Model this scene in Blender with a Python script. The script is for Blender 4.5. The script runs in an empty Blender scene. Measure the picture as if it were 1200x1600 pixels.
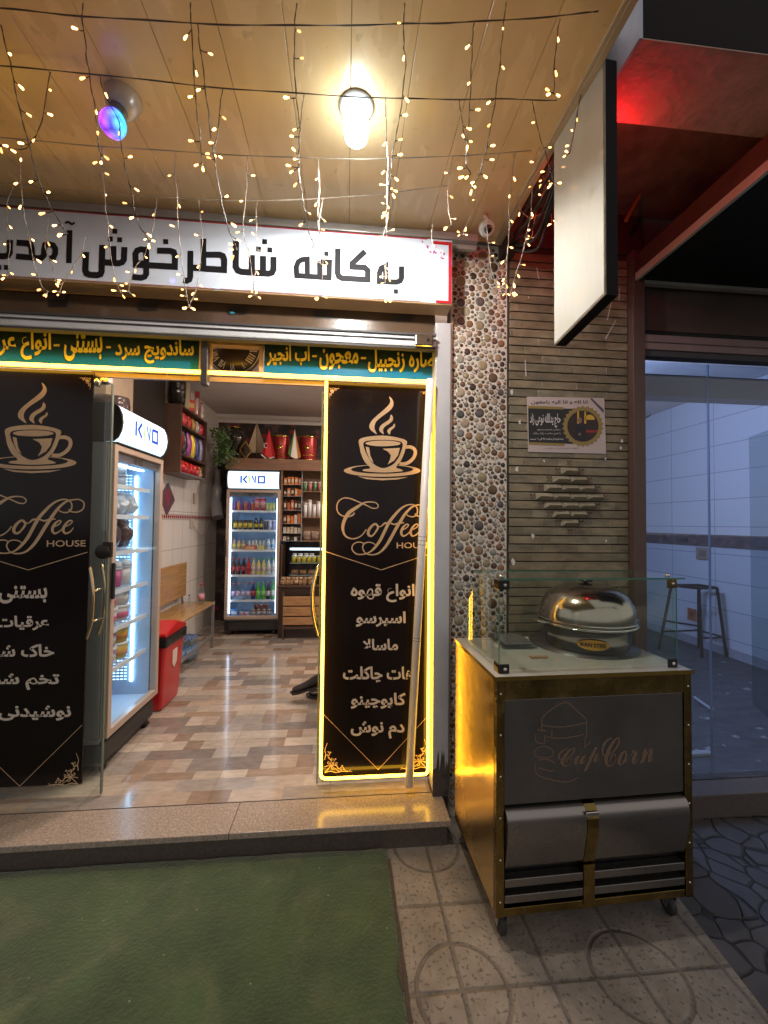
import bpy, bmesh, math, random, unicodedata
import numpy as np
from mathutils import Vector, Matrix
rnd = random.Random(7)
sc = bpy.context.scene
COL = sc.collection
rad = math.radians

# ------------------------------------------------------------------ camera
YAW, PIT, ROL, FPX, CH = rad(-5.39), rad(-1.56), rad(.6), 640., 1.5
def _R():
    cy, sy, cp, sp, cr, sr = math.cos(YAW), math.sin(YAW), math.cos(PIT), math.sin(PIT), math.cos(ROL), math.sin(ROL)
    Ry = np.array([[cy,0,sy],[0,1,0],[-sy,0,cy]]); Rx = np.array([[1,0,0],[0,cp,-sp],[0,sp,cp]]); Rz = np.array([[cr,-sr,0],[sr,cr,0],[0,0,1]])
    return Rz@Rx@Ry
M_ = _R()
r_, d_, f_ = [Vector((v[0], v[2], -v[1])) for v in M_]     # camera right, down, forward in scene axes
cam = bpy.data.cameras.new('camera'); cam_o = bpy.data.objects.new('camera', cam); COL.objects.link(cam_o)
cam.sensor_fit = 'VERTICAL'; cam.sensor_height = 24; cam.lens = FPX/1600*24; cam.clip_start = .02; cam.clip_end = 200
mw = Matrix.Identity(4)
for i, v in enumerate((r_, -d_, -f_)):
    for k in range(3): mw[k][i] = v[k]
mw.translation = Vector((0,0,CH)); cam_o.matrix_world = mw
sc.camera = cam_o

# ------------------------------------------------------------------ world and exposure
w = bpy.data.worlds.new('World'); sc.world = w; w.use_nodes = True
nt = w.node_tree; bg = nt.nodes['Background']
sky = nt.nodes.new('ShaderNodeTexSky'); sky.sky_type = 'NISHITA'; sky.sun_disc = False
sky.sun_elevation = rad(-4); sky.sun_rotation = rad(200)
mx = nt.nodes.new('ShaderNodeMixRGB'); mx.inputs[0].default_value = .9; mx.inputs[2].default_value = (3.1,2.9,2.85,1)
nt.links.new(sky.outputs[0], mx.inputs[1]); nt.links.new(mx.outputs[0], bg.inputs[0]); bg.inputs[1].default_value = .15
sc.view_settings.view_transform = 'Standard'; sc.view_settings.look = 'None'; sc.view_settings.exposure = .32; sc.view_settings.gamma = 1
sc.cycles.max_bounces = 9; sc.cycles.transparent_max_bounces = 24; sc.cycles.sample_clamp_indirect = 4
sc.cycles.use_denoising = True

def ray(px, py):
    d = M_.T@np.array([(px-600)/FPX, (py-800)/FPX, 1.]); return Vector((d[0], d[2], -d[1]))
C0 = Vector((0,0,CH))
def at(px, py, Y): d = ray(px,py); return C0+d*(Y/d.y)
def az(px, py, Z): d = ray(px,py); return C0+d*((Z-CH)/d.z)
def ax(px, py, X): d = ray(px,py); return C0+d*(X/d.x)

# ------------------------------------------------------------------ materials
MATS = {}
def lk(nt, a, b): nt.links.new(a, b)
def mat(name, col=(.5,.5,.5), rough=.5, metal=0, var=0, vs=6, bump=0, bs=40, spec=.5, emit=None, es=0, attr=False, coat=0, stretch=(1,1,1), rvar=0, trans=0, alpha=1, aniso=0):
    if name in MATS: return MATS[name]
    m = bpy.data.materials.new(name); m.use_nodes = True; nt = m.node_tree; b = nt.nodes['Principled BSDF']
    b.inputs['Roughness'].default_value = rough; b.inputs['Metallic'].default_value = metal
    b.inputs['Specular IOR Level'].default_value = spec; b.inputs['Coat Weight'].default_value = coat
    b.inputs['Coat Roughness'].default_value = .08
    b.inputs['Transmission Weight'].default_value = trans; b.inputs['Alpha'].default_value = alpha
    tc = nt.nodes.new('ShaderNodeTexCoord'); mp = nt.nodes.new('ShaderNodeMapping'); mp.inputs['Scale'].default_value = stretch
    lk(nt, tc.outputs['Object'], mp.inputs[0])
    src = None
    if attr:
        a = nt.nodes.new('ShaderNodeAttribute'); a.attribute_name = 'Col'; src = a.outputs['Color']
    if var or rvar:
        n = nt.nodes.new('ShaderNodeTexNoise'); n.inputs['Scale'].default_value = vs; n.inputs['Detail'].default_value = 6; n.inputs['Roughness'].default_value = .65
        lk(nt, mp.outputs[0], n.inputs['Vector'])
    if var:
        mr = nt.nodes.new('ShaderNodeMapRange'); mr.inputs[1].default_value = .3; mr.inputs[2].default_value = .7
        mr.inputs[3].default_value = 1-var; mr.inputs[4].default_value = 1+var*.6
        lk(nt, n.outputs[0], mr.inputs[0])
        mm = nt.nodes.new('ShaderNodeVectorMath'); mm.operation = 'SCALE'
        if src: lk(nt, src, mm.inputs[0])
        else: mm.inputs[0].default_value = col
        lk(nt, mr.outputs[0], mm.inputs['Scale']); src = mm.outputs[0]
    if rvar:
        mr2 = nt.nodes.new('ShaderNodeMapRange'); mr2.inputs[1].default_value = .3; mr2.inputs[2].default_value = .7
        mr2.inputs[3].default_value = max(0,rough-rvar); mr2.inputs[4].default_value = min(1,rough+rvar)
        lk(nt, n.outputs[0], mr2.inputs[0]); lk(nt, mr2.outputs[0], b.inputs['Roughness'])
    if src: lk(nt, src, b.inputs['Base Color'])
    else: b.inputs['Base Color'].default_value = (*col,1)
    if bump:
        n2 = nt.nodes.new('ShaderNodeTexNoise'); n2.inputs['Scale'].default_value = bs; n2.inputs['Detail'].default_value = 5
        lk(nt, mp.outputs[0], n2.inputs['Vector'])
        bm = nt.nodes.new('ShaderNodeBump'); bm.inputs['Strength'].default_value = bump; bm.inputs['Distance'].default_value = .01
        lk(nt, n2.outputs[0], bm.inputs['Height']); lk(nt, bm.outputs[0], b.inputs['Normal'])
    if emit:
        b.inputs['Emission Color'].default_value = (*emit,1); b.inputs['Emission Strength'].default_value = es
    MATS[name] = m; return m
def glassmat(name, tint=(.93,.97,.95), k=1.0, rough=.0, ior=1.45, dirt=0):
    if name in MATS: return MATS[name]
    m = bpy.data.materials.new(name); m.use_nodes = True; nt = m.node_tree
    for n in list(nt.nodes): nt.nodes.remove(n)
    out = nt.nodes.new('ShaderNodeOutputMaterial'); mix = nt.nodes.new('ShaderNodeMixShader')
    tr = nt.nodes.new('ShaderNodeBsdfTransparent'); tr.inputs[0].default_value = (*tint,1)
    gl = nt.nodes.new('ShaderNodeBsdfGlossy'); gl.inputs['Roughness'].default_value = rough; gl.inputs[0].default_value = (1,1,1,1)
    fr = nt.nodes.new('ShaderNodeFresnel'); ge = nt.nodes.new('ShaderNodeNewGeometry'); io = nt.nodes.new('ShaderNodeMapRange'); io.inputs[3].default_value = ior; io.inputs[4].default_value = 1/ior; lk(nt, ge.outputs['Backfacing'], io.inputs[0]); lk(nt, io.outputs[0], fr.inputs[0])
    mu = nt.nodes.new('ShaderNodeMath'); mu.operation = 'MULTIPLY'; mu.inputs[1].default_value = k
    lk(nt, fr.outputs[0], mu.inputs[0]); lk(nt, mu.outputs[0], mix.inputs[0]); lk(nt, tr.outputs[0], mix.inputs[1]); lk(nt, gl.outputs[0], mix.inputs[2])
    if dirt:
        df = nt.nodes.new('ShaderNodeBsdfDiffuse'); df.inputs[0].default_value = (.6,.6,.6,1)
        m2 = nt.nodes.new('ShaderNodeMixShader'); m2.inputs[0].default_value = dirt
        lk(nt, mix.outputs[0], m2.inputs[1]); lk(nt, df.outputs[0], m2.inputs[2]); lk(nt, m2.outputs[0], out.inputs[0])
    else: lk(nt, mix.outputs[0], out.inputs[0])
    MATS[name] = m; return m
def tilemat(name, axes, tw, th, col, grout, rough=.15, bump=.3, off=0, var=.03, mortar=.004, bandz=None):
    m = bpy.data.materials.new(name); m.use_nodes = True; nt = m.node_tree; b = nt.nodes['Principled BSDF']; b.inputs['Roughness'].default_value = rough
    tc = nt.nodes.new('ShaderNodeTexCoord'); sp = nt.nodes.new('ShaderNodeSeparateXYZ'); cb = nt.nodes.new('ShaderNodeCombineXYZ')
    lk(nt, tc.outputs['Object'], sp.inputs[0]); lk(nt, sp.outputs[axes[0]], cb.inputs[0]); lk(nt, sp.outputs[axes[1]], cb.inputs[1])
    br = nt.nodes.new('ShaderNodeTexBrick'); br.offset = off; br.inputs['Scale'].default_value = 1; br.inputs['Mortar Size'].default_value = mortar
    br.inputs['Brick Width'].default_value = tw; br.inputs['Row Height'].default_value = th
    br.inputs['Color1'].default_value = (*col,1); br.inputs['Color2'].default_value = (*[c*(1-var) for c in col],1); br.inputs['Mortar'].default_value = (*grout,1)
    lk(nt, cb.outputs[0], br.inputs['Vector']); lk(nt, br.outputs['Color'], b.inputs['Base Color'])
    bm = nt.nodes.new('ShaderNodeBump'); bm.inputs['Strength'].default_value = bump; bm.inputs['Distance'].default_value = .004; bm.invert = True
    lk(nt, br.outputs['Fac'], bm.inputs['Height']); lk(nt, bm.outputs[0], b.inputs['Normal'])
    MATS[name] = m; return m

BLACKP = mat('black_plastic', (.012,.012,.013), .35)
BLACKM = mat('black_metal', (.015,.014,.014), .4, .3, rvar=.1)
STEEL = mat('stainless', (.62,.6,.58), .22, 1, var=.08, vs=3, rvar=.08, bump=.02, bs=8)
STEELP = mat('polished_steel', (.75,.73,.7), .12, 1, rvar=.05, vs=5)
WHITEM = mat('white_painted_metal', (.62,.64,.66), .35, .1, var=.06, vs=9, rvar=.1)
GOLD = mat('gold_steel', (.55,.36,.09), .16, 1, var=.15, vs=4, rvar=.08, bump=.05, bs=5)
CLEAR = glassmat('clear_glass')
def emis(name, col, s, base=None): return mat(name, base or col, .3, emit=col, es=s)

# ------------------------------------------------------------------ mesh building
class MB:
    def __init__(s): s.v=[]; s.f=[]; s.c=[]; s.cur=(1,1,1); s.sm=[]; s.smooth=False
    def _add(s, vs, fs):
        o = len(s.v); s.v += [tuple(v) for v in vs]
        for f in fs: s.f.append([i+o for i in f]); s.c.append(s.cur); s.sm.append(s.smooth)
        return s
    def color(s, c): s.cur = c; return s
    def box(s, x0,x1,y0,y1,z0,z1, M=None):
        vs = [Vector((x,y,z)) for z in (z0,z1) for y in (y0,y1) for x in (x0,x1)]
        if M is not None: vs = [M@v for v in vs]
        return s._add(vs, [(0,2,3,1),(4,5,7,6),(0,1,5,4),(2,6,7,3),(0,4,6,2),(1,3,7,5)])
    def quad(s, *p): return s._add(p, [tuple(range(len(p)))])
    def prism(s, pts, n, t):               # polygon of 3-D points pushed along n by t
        n = Vector(n)*t; k = len(pts); a = [Vector(p) for p in pts]; b = [p+n for p in a]
        return s._add(a+b, [tuple(range(k))[::-1], tuple(range(k,2*k))]+[(i,(i+1)%k,(i+1)%k+k,i+k) for i in range(k)])
    def tube(s, pts, r, n=8, cap=True):
        pts = [Vector(p) for p in pts]; k = len(pts)
        rs = r if isinstance(r,(list,tuple)) else [r]*k
        vs=[]; up=None
        for i,p in enumerate(pts):
            t = (pts[min(i+1,k-1)]-pts[max(i-1,0)])
            if t.length<1e-9: t = Vector((0,0,1))
            t.normalize()
            if up is None: up = t.orthogonal().normalized()
            else:
                up = up-t*up.dot(t)
                up = t.orthogonal().normalized() if up.length<1e-6 else up.normalized()
            w_ = t.cross(up)
            for j in range(n):
                a = 2*math.pi*j/n; vs.append(p+(up*math.cos(a)+w_*math.sin(a))*rs[i])
        fs = [(i*n+j, i*n+(j+1)%n, (i+1)*n+(j+1)%n, (i+1)*n+j) for i in range(k-1) for j in range(n)]
        sm = s.smooth; s.smooth = n>6 or sm; s._add(vs, fs)
        if cap: s.smooth=False; o=len(s.v)-len(vs); s.f += [[o+j for j in range(n)][::-1], [o+(k-1)*n+j for j in range(n)]]; s.c += [s.cur]*2; s.sm += [False]*2
        s.smooth = sm; return s
    def lathe(s, prof, c=(0,0,0), n=20, M=None, sx=1, sy=1):
        c = Vector(c); vs=[]
        for (r,z) in prof:
            for j in range(n):
                a=2*math.pi*j/n; v = Vector((r*math.cos(a)*sx, r*math.sin(a)*sy, z)); 
                if M is not None: v = M@v
                vs.append(c+v)
        k=len(prof); fs = [(i*n+j, i*n+(j+1)%n, (i+1)*n+(j+1)%n, (i+1)*n+j) for i in range(k-1) for j in range(n)]
        sm=s.smooth; s.smooth=True; s._add(vs,fs); s.smooth=sm
        o=len(s.v)-len(vs)
        if prof[0][0]>1e-6: s.f.append([o+j for j in range(n)][::-1]); s.c.append(s.cur); s.sm.append(False)
        if prof[-1][0]>1e-6: s.f.append([o+(k-1)*n+j for j in range(n)]); s.c.append(s.cur); s.sm.append(False)
        return s
    def ribbon(s, pts, wd, f, t=0, closed=False, lift=.0004):
        """flat stroke through 2-D pts; f maps (u, v, height) to the scene"""
        pts=[Vector(p) for p in pts]; k=len(pts); L=[];Rr=[]
        for i,p in enumerate(pts):
            if closed: a=(p-pts[i-1]).normalized(); b=(pts[(i+1)%k]-p).normalized()
            else:
                a=(p-pts[i-1]).normalized() if i else (pts[1]-p).normalized()
                b=(pts[i+1]-p).normalized() if i<k-1 else a
            n1=Vector((-a.y,a.x)); n2=Vector((-b.y,b.x)); n=(n1+n2)
            n = n.normalized() if n.length>1e-6 else n1
            h=(wd[i] if isinstance(wd,(list,tuple)) else wd)/2/max(.5,n.dot(n1))
            L.append(p+n*h); Rr.append(p-n*h)
        for i in range(k if closed else k-1):
            j=(i+1)%k; e=t+lift*i/max(1,k); 
            s._add([f(L[i].x,L[i].y,e),f(Rr[i].x,Rr[i].y,e),f(Rr[j].x,Rr[j].y,e),f(L[j].x,L[j].y,e)],[(0,1,2,3)])
        return s
    def poly(s, pts, f, t=0): return s._add([f(p[0],p[1],t) for p in pts], [tuple(range(len(pts)))])
    def build(s, name, m, parent=None, bevel=0, world=True, loc=None, solid=0, sub=0, seg=2):
        me = bpy.data.meshes.new(name); me.from_pydata(s.v, [], s.f); me.update()
        ca = me.color_attributes.new('Col','FLOAT_COLOR','CORNER')
        cols=[]
        for p,c in zip(me.polygons, s.c): cols += [c[0],c[1],c[2],1.]*p.loop_total
        ca.data.foreach_set('color', cols)
        me.polygons.foreach_set('use_smooth', s.sm)
        me.materials.append(m)
        o = bpy.data.objects.new(name, me); COL.objects.link(o)
        if parent is not None:
            o.parent = parent
            if world: o.matrix_parent_inverse = parent_inv(parent)
        elif loc is not None:                       # geometry given in scene space, origin moved to the base
            me.transform(Matrix.Translation(-Vector(loc))); o.location = loc
        if solid: md=o.modifiers.new('solid','SOLIDIFY'); md.thickness=solid; md.offset=0
        if bevel: md=o.modifiers.new('bevel','BEVEL'); md.width=bevel; md.segments=seg; md.limit_method='ANGLE'; md.angle_limit=rad(40); md.harden_normals=False
        if sub: md=o.modifiers.new('sub','SUBSURF'); md.levels=sub; md.render_levels=sub
        return o
def parent_inv(p):
    m = Matrix.Identity(4); chain=[]
    q=p
    while q is not None: chain.append(q); q=q.parent
    for q in reversed(chain): m = m @ (q.matrix_parent_inverse if q.parent else Matrix.Identity(4)) @ Matrix.LocRotScale(q.location, q.rotation_euler, q.scale)
    return m.inverted()
def tag(o, label=None, cat=None, group=None, kind=None):
    if label: o['label']=label
    if cat: o['category']=cat
    if group: o['group']=group
    if kind: o['kind']=kind
    return o
def thing(name, label, cat, loc=(0,0,0), rz=0, group=None):
    o = bpy.data.objects.new(name, None); COL.objects.link(o); o.location = loc; o.rotation_euler=(0,0,rz); o.empty_display_size=.05
    return tag(o, label, cat, group)
def dup(root, loc=None, rz=None, label=None, group=None, scale=None):
    r = root.copy(); COL.objects.link(r)
    if loc is not None: r.location = loc
    if rz is not None: r.rotation_euler=(0,0,rz)
    if scale is not None: r.scale = scale
    if label: r['label']=label
    if group: r['group']=group
    for ch in list(root.children):
        c = ch.copy(); COL.objects.link(c); c.parent = r
        for g in list(ch.children):
            d = g.copy(); COL.objects.link(d); d.parent = c
    return r
def cr(pts, k=6, closed=False):             # Catmull-Rom through any-dimension points
    P=[Vector(p) for p in pts]; n=len(P); out=[]
    for i in range(n if closed else n-1):
        g=lambda j: P[j%n] if closed else P[min(max(j,0),n-1)]
        a,b,c,d=g(i-1),g(i),g(i+1),g(i+2)
        for q in range(k):
            t=q/k; out.append(.5*((2*b)+(c-a)*t+(2*a-5*b+4*c-d)*t*t+(3*b-a-3*c+d)*t**3))
    if not closed: out.append(P[-1])
    return out
def lerps(vals, n):
    return [float(np.interp(i/(n-1)*(len(vals)-1), range(len(vals)), vals)) for i in range(n)]

# ------------------------------------------------------------------ Persian shaping and lettering
FORMS={}
for cp in list(range(0xFB50,0xFE00))+list(range(0xFE70,0xFEFF)):
    d=unicodedata.decomposition(chr(cp)).split()
    if len(d)==2 and d[0] in ('<isolated>','<final>','<initial>','<medial>'): FORMS.setdefault(chr(int(d[1],16)),{}).setdefault(d[0][1:-1],chr(cp))
    if len(d)==3 and d[0] in ('<isolated>','<final>'): FORMS.setdefault(chr(int(d[1],16))+chr(int(d[2],16)),{}).setdefault(d[0][1:-1],chr(cp))
def shape(s):
    s=s.replace('\u0644\u0627','\u0001'); out=[]
    def F(c): return FORMS.get('\u0644\u0627' if c=='\u0001' else c)
    def joins_next(c): f=F(c); return bool(f and 'initial' in f)
    for i,c in enumerate(s):
        f=F(c)
        if not f: out.append(c); continue
        prev = i>0 and joins_next(s[i-1]) and 'final' in f
        nxt = i<len(s)-1 and joins_next(c) and F(s[i+1]) and 'final' in F(s[i+1])
        k='medial' if prev and nxt else 'final' if prev else 'initial' if nxt else 'isolated'
        out.append(f.get(k) or f.get('isolated') or c)
    return ''.join(reversed(out))
def text_mesh(txt, bold=0, res=4):
    c=bpy.data.curves.new('t','FONT'); c.body=txt; c.size=1; c.offset=bold; c.resolution_u=res; c.fill_mode='FRONT'
    o=bpy.data.objects.new('t',c); COL.objects.link(o)
    dg=bpy.context.evaluated_depsgraph_get(); e=o.evaluated_get(dg); me=e.to_mesh()
    vs=[tuple(v.co) for v in me.vertices]; fs=[tuple(p.vertices) for p in me.polygons]
    e.to_mesh_clear(); bpy.data.objects.remove(o); bpy.data.curves.remove(c)
    return vs, fs
def lettering(mb, txt, O, U, V, bold=0, fa=True, N=None, lift=0, keep=False, slant=0):
    """writes txt into the box O + a*U + b*V (a, b in 0..1), slightly proud along N"""
    O,U,V=Vector(O),Vector(U),Vector(V); N = Vector(N) if N is not None else U.cross(V).normalized()
    vs,fs=text_mesh(shape(txt) if fa else txt, bold)
    if not vs: return
    x0=min(v[0] for v in vs);x1=max(v[0] for v in vs);y0=min(v[1] for v in vs);y1=max(v[1] for v in vs)
    par=list(range(len(vs)))
    def fd(a):
        while par[a]!=a: par[a]=par[par[a]]; a=par[a]
        return a
    for f in fs:
        for q in f[1:]: par[fd(q)]=fd(f[0])
    ids={}; 
    for i in range(len(vs)): ids.setdefault(fd(i),len(ids))
    su=1/(x1-x0); sv=1/(y1-y0)
    mb._add([O+U*((v[0]-x0)*su+slant*(v[1]-y0)*sv)+V*((v[1]-y0)*sv)+N*(lift+.00012*(ids[fd(i)]%7)) for i,v in enumerate(vs)], fs)
def wtext(mb, txt, px0, py0, px1, py1, Y, **kw):   # box on the plane y = Y, given by its corners as seen in the photograph
    a=at(px0,py1,Y); b=at(px1,py1,Y); c=at(px0,py0,Y)
    lettering(mb, txt, a, b-a, c-a, N=(0,-1,0), **kw)

FZ=.12                      # floor level of the shops
YF=2.1                      # facade plane
YP=2.16                     # door panels plane
# ================================================================== SETTING
def pave_mat():
    m=bpy.data.materials.new('paving'); m.use_nodes=True; nt=m.node_tree; b=nt.nodes['Principled BSDF']
    N=lambda t:nt.nodes.new(t)
    def math_(op,a,b_=None,c=None):
        n=N('ShaderNodeMath'); n.operation=op
        for i,x in enumerate((a,b_,c)):
            if x is None: continue
            if isinstance(x,(int,float)): n.inputs[i].default_value=x
            else: lk(nt,x,n.inputs[i])
        return n.outputs[0]
    tc=N('ShaderNodeTexCoord'); sp=N('ShaderNodeSeparateXYZ'); 
    nz=N('ShaderNodeTexNoise'); nz.inputs['Scale'].default_value=9; nz.inputs['Detail'].default_value=2; lk(nt,tc.outputs['Object'],nz.inputs['Vector'])
    off=N('ShaderNodeVectorMath'); off.operation='MULTIPLY_ADD'; lk(nt,nz.outputs['Color'],off.inputs[0]); off.inputs[1].default_value=(.008,.008,0); lk(nt,tc.outputs['Object'],off.inputs[2])
    lk(nt,off.outputs[0],sp.inputs[0])
    T=.30; x=math_('SUBTRACT',sp.outputs[0],.40); y=math_('SUBTRACT',sp.outputs[1],1.33)
    def lat(c,per,phase=0): # distance to the nearest line of a lattice
        a=math_('ADD',c,phase); a=math_('DIVIDE',a,per); a=math_('FRACT',a); a=math_('SUBTRACT',a,.5); a=math_('ABSOLUTE',a); return math_('MULTIPLY',math_('SUBTRACT',.5,a),per)
    lx=lat(x,T); ly=lat(y,T)
    # ring in the middle of every pair of tiles
    def cen(c): a=math_('DIVIDE',c,2*T); a=math_('FRACT',math_('ADD',a,.5)); return math_('MULTIPLY',math_('SUBTRACT',a,.5),2*T)
    def ring(phx,phy):
        cx=cen(math_('ADD',x,phx)); cy=cen(math_('ADD',y,phy))
        rr=math_('SQRT',math_('ADD',math_('MULTIPLY',cx,cx),math_('MULTIPLY',cy,cy)))
        return math_('ABSOLUTE',math_('SUBTRACT',rr,.148))
    g=math_('MINIMUM',math_('MINIMUM',lx,ly),ring(0,0))
    mr=N('ShaderNodeMapRange'); mr.inputs[1].default_value=.003; mr.inputs[2].default_value=.009; lk(nt,g,mr.inputs[0])
    n1=N('ShaderNodeTexNoise'); n1.inputs['Scale'].default_value=5; n1.inputs['Detail'].default_value=8; n1.inputs['Roughness'].default_value=.7; lk(nt,tc.outputs['Object'],n1.inputs['Vector'])
    n2=N('ShaderNodeTexNoise'); n2.inputs['Scale'].default_value=75; n2.inputs['Detail'].default_value=3; lk(nt,tc.outputs['Object'],n2.inputs['Vector'])
    pits=N('ShaderNodeMapRange'); pits.inputs[1].default_value=.33; pits.inputs[2].default_value=.42; lk(nt,n2.outputs[0],pits.inputs[0])
    cr1=N('ShaderNodeValToRGB'); cr1.color_ramp.elements[0].color=(.12,.102,.085,1); cr1.color_ramp.elements[0].position=.3; cr1.color_ramp.elements[1].color=(.30,.26,.215,1); cr1.color_ramp.elements[1].position=.7; lk(nt,n1.outputs[0],cr1.inputs[0])
    k=math_('MULTIPLY',math_('MULTIPLY_ADD',mr.outputs[0],.38,.62),math_('MULTIPLY_ADD',pits.outputs[0],.5,.5))
    sc_=N('ShaderNodeVectorMath'); sc_.operation='SCALE'; lk(nt,cr1.outputs[0],sc_.inputs[0]); lk(nt,k,sc_.inputs['Scale']); lk(nt,sc_.outputs[0],b.inputs['Base Color'])
    h=math_('ADD',math_('MULTIPLY',mr.outputs[0],1),math_('MULTIPLY',pits.outputs[0],.35))
    bm=N('ShaderNodeBump'); bm.inputs['Strength'].default_value=.8; bm.inputs['Distance'].default_value=.006; lk(nt,h,bm.inputs['Height']); lk(nt,bm.outputs[0],b.inputs['Normal'])
    b.inputs['Roughness'].default_value=.62
    return m
def cobble_mat():
    m=bpy.data.materials.new('irregular_paving'); m.use_nodes=True; nt=m.node_tree; b=nt.nodes['Principled BSDF']; N=lambda t:nt.nodes.new(t)
    tc=N('ShaderNodeTexCoord'); v=N('ShaderNodeTexVoronoi'); v.feature='DISTANCE_TO_EDGE'; v.inputs['Scale'].default_value=8.5; v.inputs['Randomness'].default_value=.75
    nz=N('ShaderNodeTexNoise'); nz.inputs['Scale'].default_value=3; lk(nt,tc.outputs['Object'],nz.inputs['Vector'])
    off=N('ShaderNodeVectorMath'); off.operation='MULTIPLY_ADD'; lk(nt,nz.outputs['Color'],off.inputs[0]); off.inputs[1].default_value=(.2,.2,0); lk(nt,tc.outputs['Object'],off.inputs[2]); lk(nt,off.outputs[0],v.inputs['Vector'])
    mr=N('ShaderNodeMapRange'); mr.inputs[1].default_value=.012; mr.inputs[2].default_value=.05; lk(nt,v.outputs['Distance'],mr.inputs[0])
    n1=N('ShaderNodeTexNoise'); n1.inputs['Scale'].default_value=12; n1.inputs['Detail'].default_value=8; lk(nt,tc.outputs['Object'],n1.inputs['Vector'])
    r=N('ShaderNodeValToRGB'); r.color_ramp.elements[0].color=(.03,.03,.03,1); r.color_ramp.elements[1].color=(.09,.085,.085,1); lk(nt,n1.outputs[0],r.inputs[0])
    s_=N('ShaderNodeVectorMath'); s_.operation='SCALE'; mm=N('ShaderNodeMath'); mm.operation='MULTIPLY_ADD'; lk(nt,mr.outputs[0],mm.inputs[0]); mm.inputs[1].default_value=.5; mm.inputs[2].default_value=.5
    lk(nt,r.outputs[0],s_.inputs[0]); lk(nt,mm.outputs[0],s_.inputs['Scale']); lk(nt,s_.outputs[0],b.inputs['Base Color'])
    bm=N('ShaderNodeBump'); bm.inputs['Strength'].default_value=1; bm.inputs['Distance'].default_value=.02; lk(nt,mr.outputs[0],bm.inputs['Height']); lk(nt,bm.outputs[0],b.inputs['Normal']); b.inputs['Roughness'].default_value=.55
    return m
g=MB(); g.quad((-60,-60,-.004),(60,-60,-.004),(60,12,-.004),(-60,12,-.004)); tag(g.build('ground', mat('asphalt',(.05,.05,.052),.8,var=.2,vs=3)), kind='structure')
g=MB(); p0=az(965,1300,0); p1=az(1190,1600,0); dr=(p1-p0).normalized(); q0=p0-dr*.6; q1=p0+dr*4
q0=Vector((q0.x,2.0,0)) if q0.y>2 else q0
g.quad((-4,-4,0),(q1.x+.2,-4,0),(q1.x,q1.y,0),(q0.x,q0.y,0),(q0.x,2.2,0),(-4,2.2,0)); tag(g.build('pavement', pave_mat()), kind='structure')
g=MB(); g.quad((q1.x+.2,-4,.0),(6,-4,.0),(6,2.3,.0),(q0.x,2.3,.0),(q0.x,q0.y,.0),(q1.x,q1.y,.0)); tag(g.build('side_pavement', cobble_mat()), kind='structure')

# cafe floor: printed tiles with a patchwork of small planks
FLC=[(.42,.35,.29),(.35,.275,.22),(.26,.185,.14),(.46,.40,.335),(.27,.24,.215),(.38,.30,.235),(.22,.185,.165),(.44,.37,.30),(.31,.225,.165),(.32,.28,.25)]
fl=MB(); T=.6; tr=random.Random(3)
rows=[]; z=0
tmpl=[]
ys=[0,.1,.2,.27,.4,.5,.6]
for a,b in zip(ys,ys[1:]):
    xs=[0]; 
    while xs[-1]<.6-.001:
        n=xs[-1]+tr.choice((.1,.1,.14,.2,.26)); xs.append(.6 if n>.50 else n)
    for c,d in zip(xs,xs[1:]): tmpl.append((c,d,a,b,tr.choice(FLC)))
gx0,gy0=-1.86,2.112
for i in range(6):
    for j in range(7):
        flip=(i*3+j)%2
        for (c,d,a,b,cc) in tmpl:
            if flip: c,d=.6-d,.6-c
            if (j%2): a,b=.6-b,.6-a
            x0,x1,y0,y1=gx0+i*T+c,gx0+i*T+d,gy0+j*T+a,gy0+j*T+b
            e=.0018; x0+=e*(c==0);x1-=e*(abs(d-.6)<1e-6);y0+=e*(a==0);y1-=e*(abs(b-.6)<1e-6)
            k=tr.uniform(.88,1.1); fl.color([q*k for q in cc]); fl.quad((x0,y0,FZ),(x1,y0,FZ),(x1,y1,FZ),(x0,y1,FZ))
FLM=mat('floor_tiles',rough=.14,attr=True,var=.22,vs=14,stretch=(1,3,1),rvar=.06,coat=.3)
tag(fl.build('floor',FLM), kind='structure')
g=MB(); g.box(-1.9,1.8,2.115,6.0,.01,FZ-.003); tag(g.build('floor_base',mat('grout',(.18,.15,.13),.7)),kind='structure')
# granite threshold step
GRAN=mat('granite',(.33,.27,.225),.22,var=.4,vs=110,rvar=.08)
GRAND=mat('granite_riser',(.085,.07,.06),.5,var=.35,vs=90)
g=MB()
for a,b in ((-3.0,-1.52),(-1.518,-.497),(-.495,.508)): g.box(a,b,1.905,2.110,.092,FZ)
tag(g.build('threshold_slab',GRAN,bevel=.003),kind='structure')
g=MB(); g.box(-3,.495,1.918,2.11,-.002,.0915); tag(g.build('step_riser',GRAND,bevel=.002),kind='structure')

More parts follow.
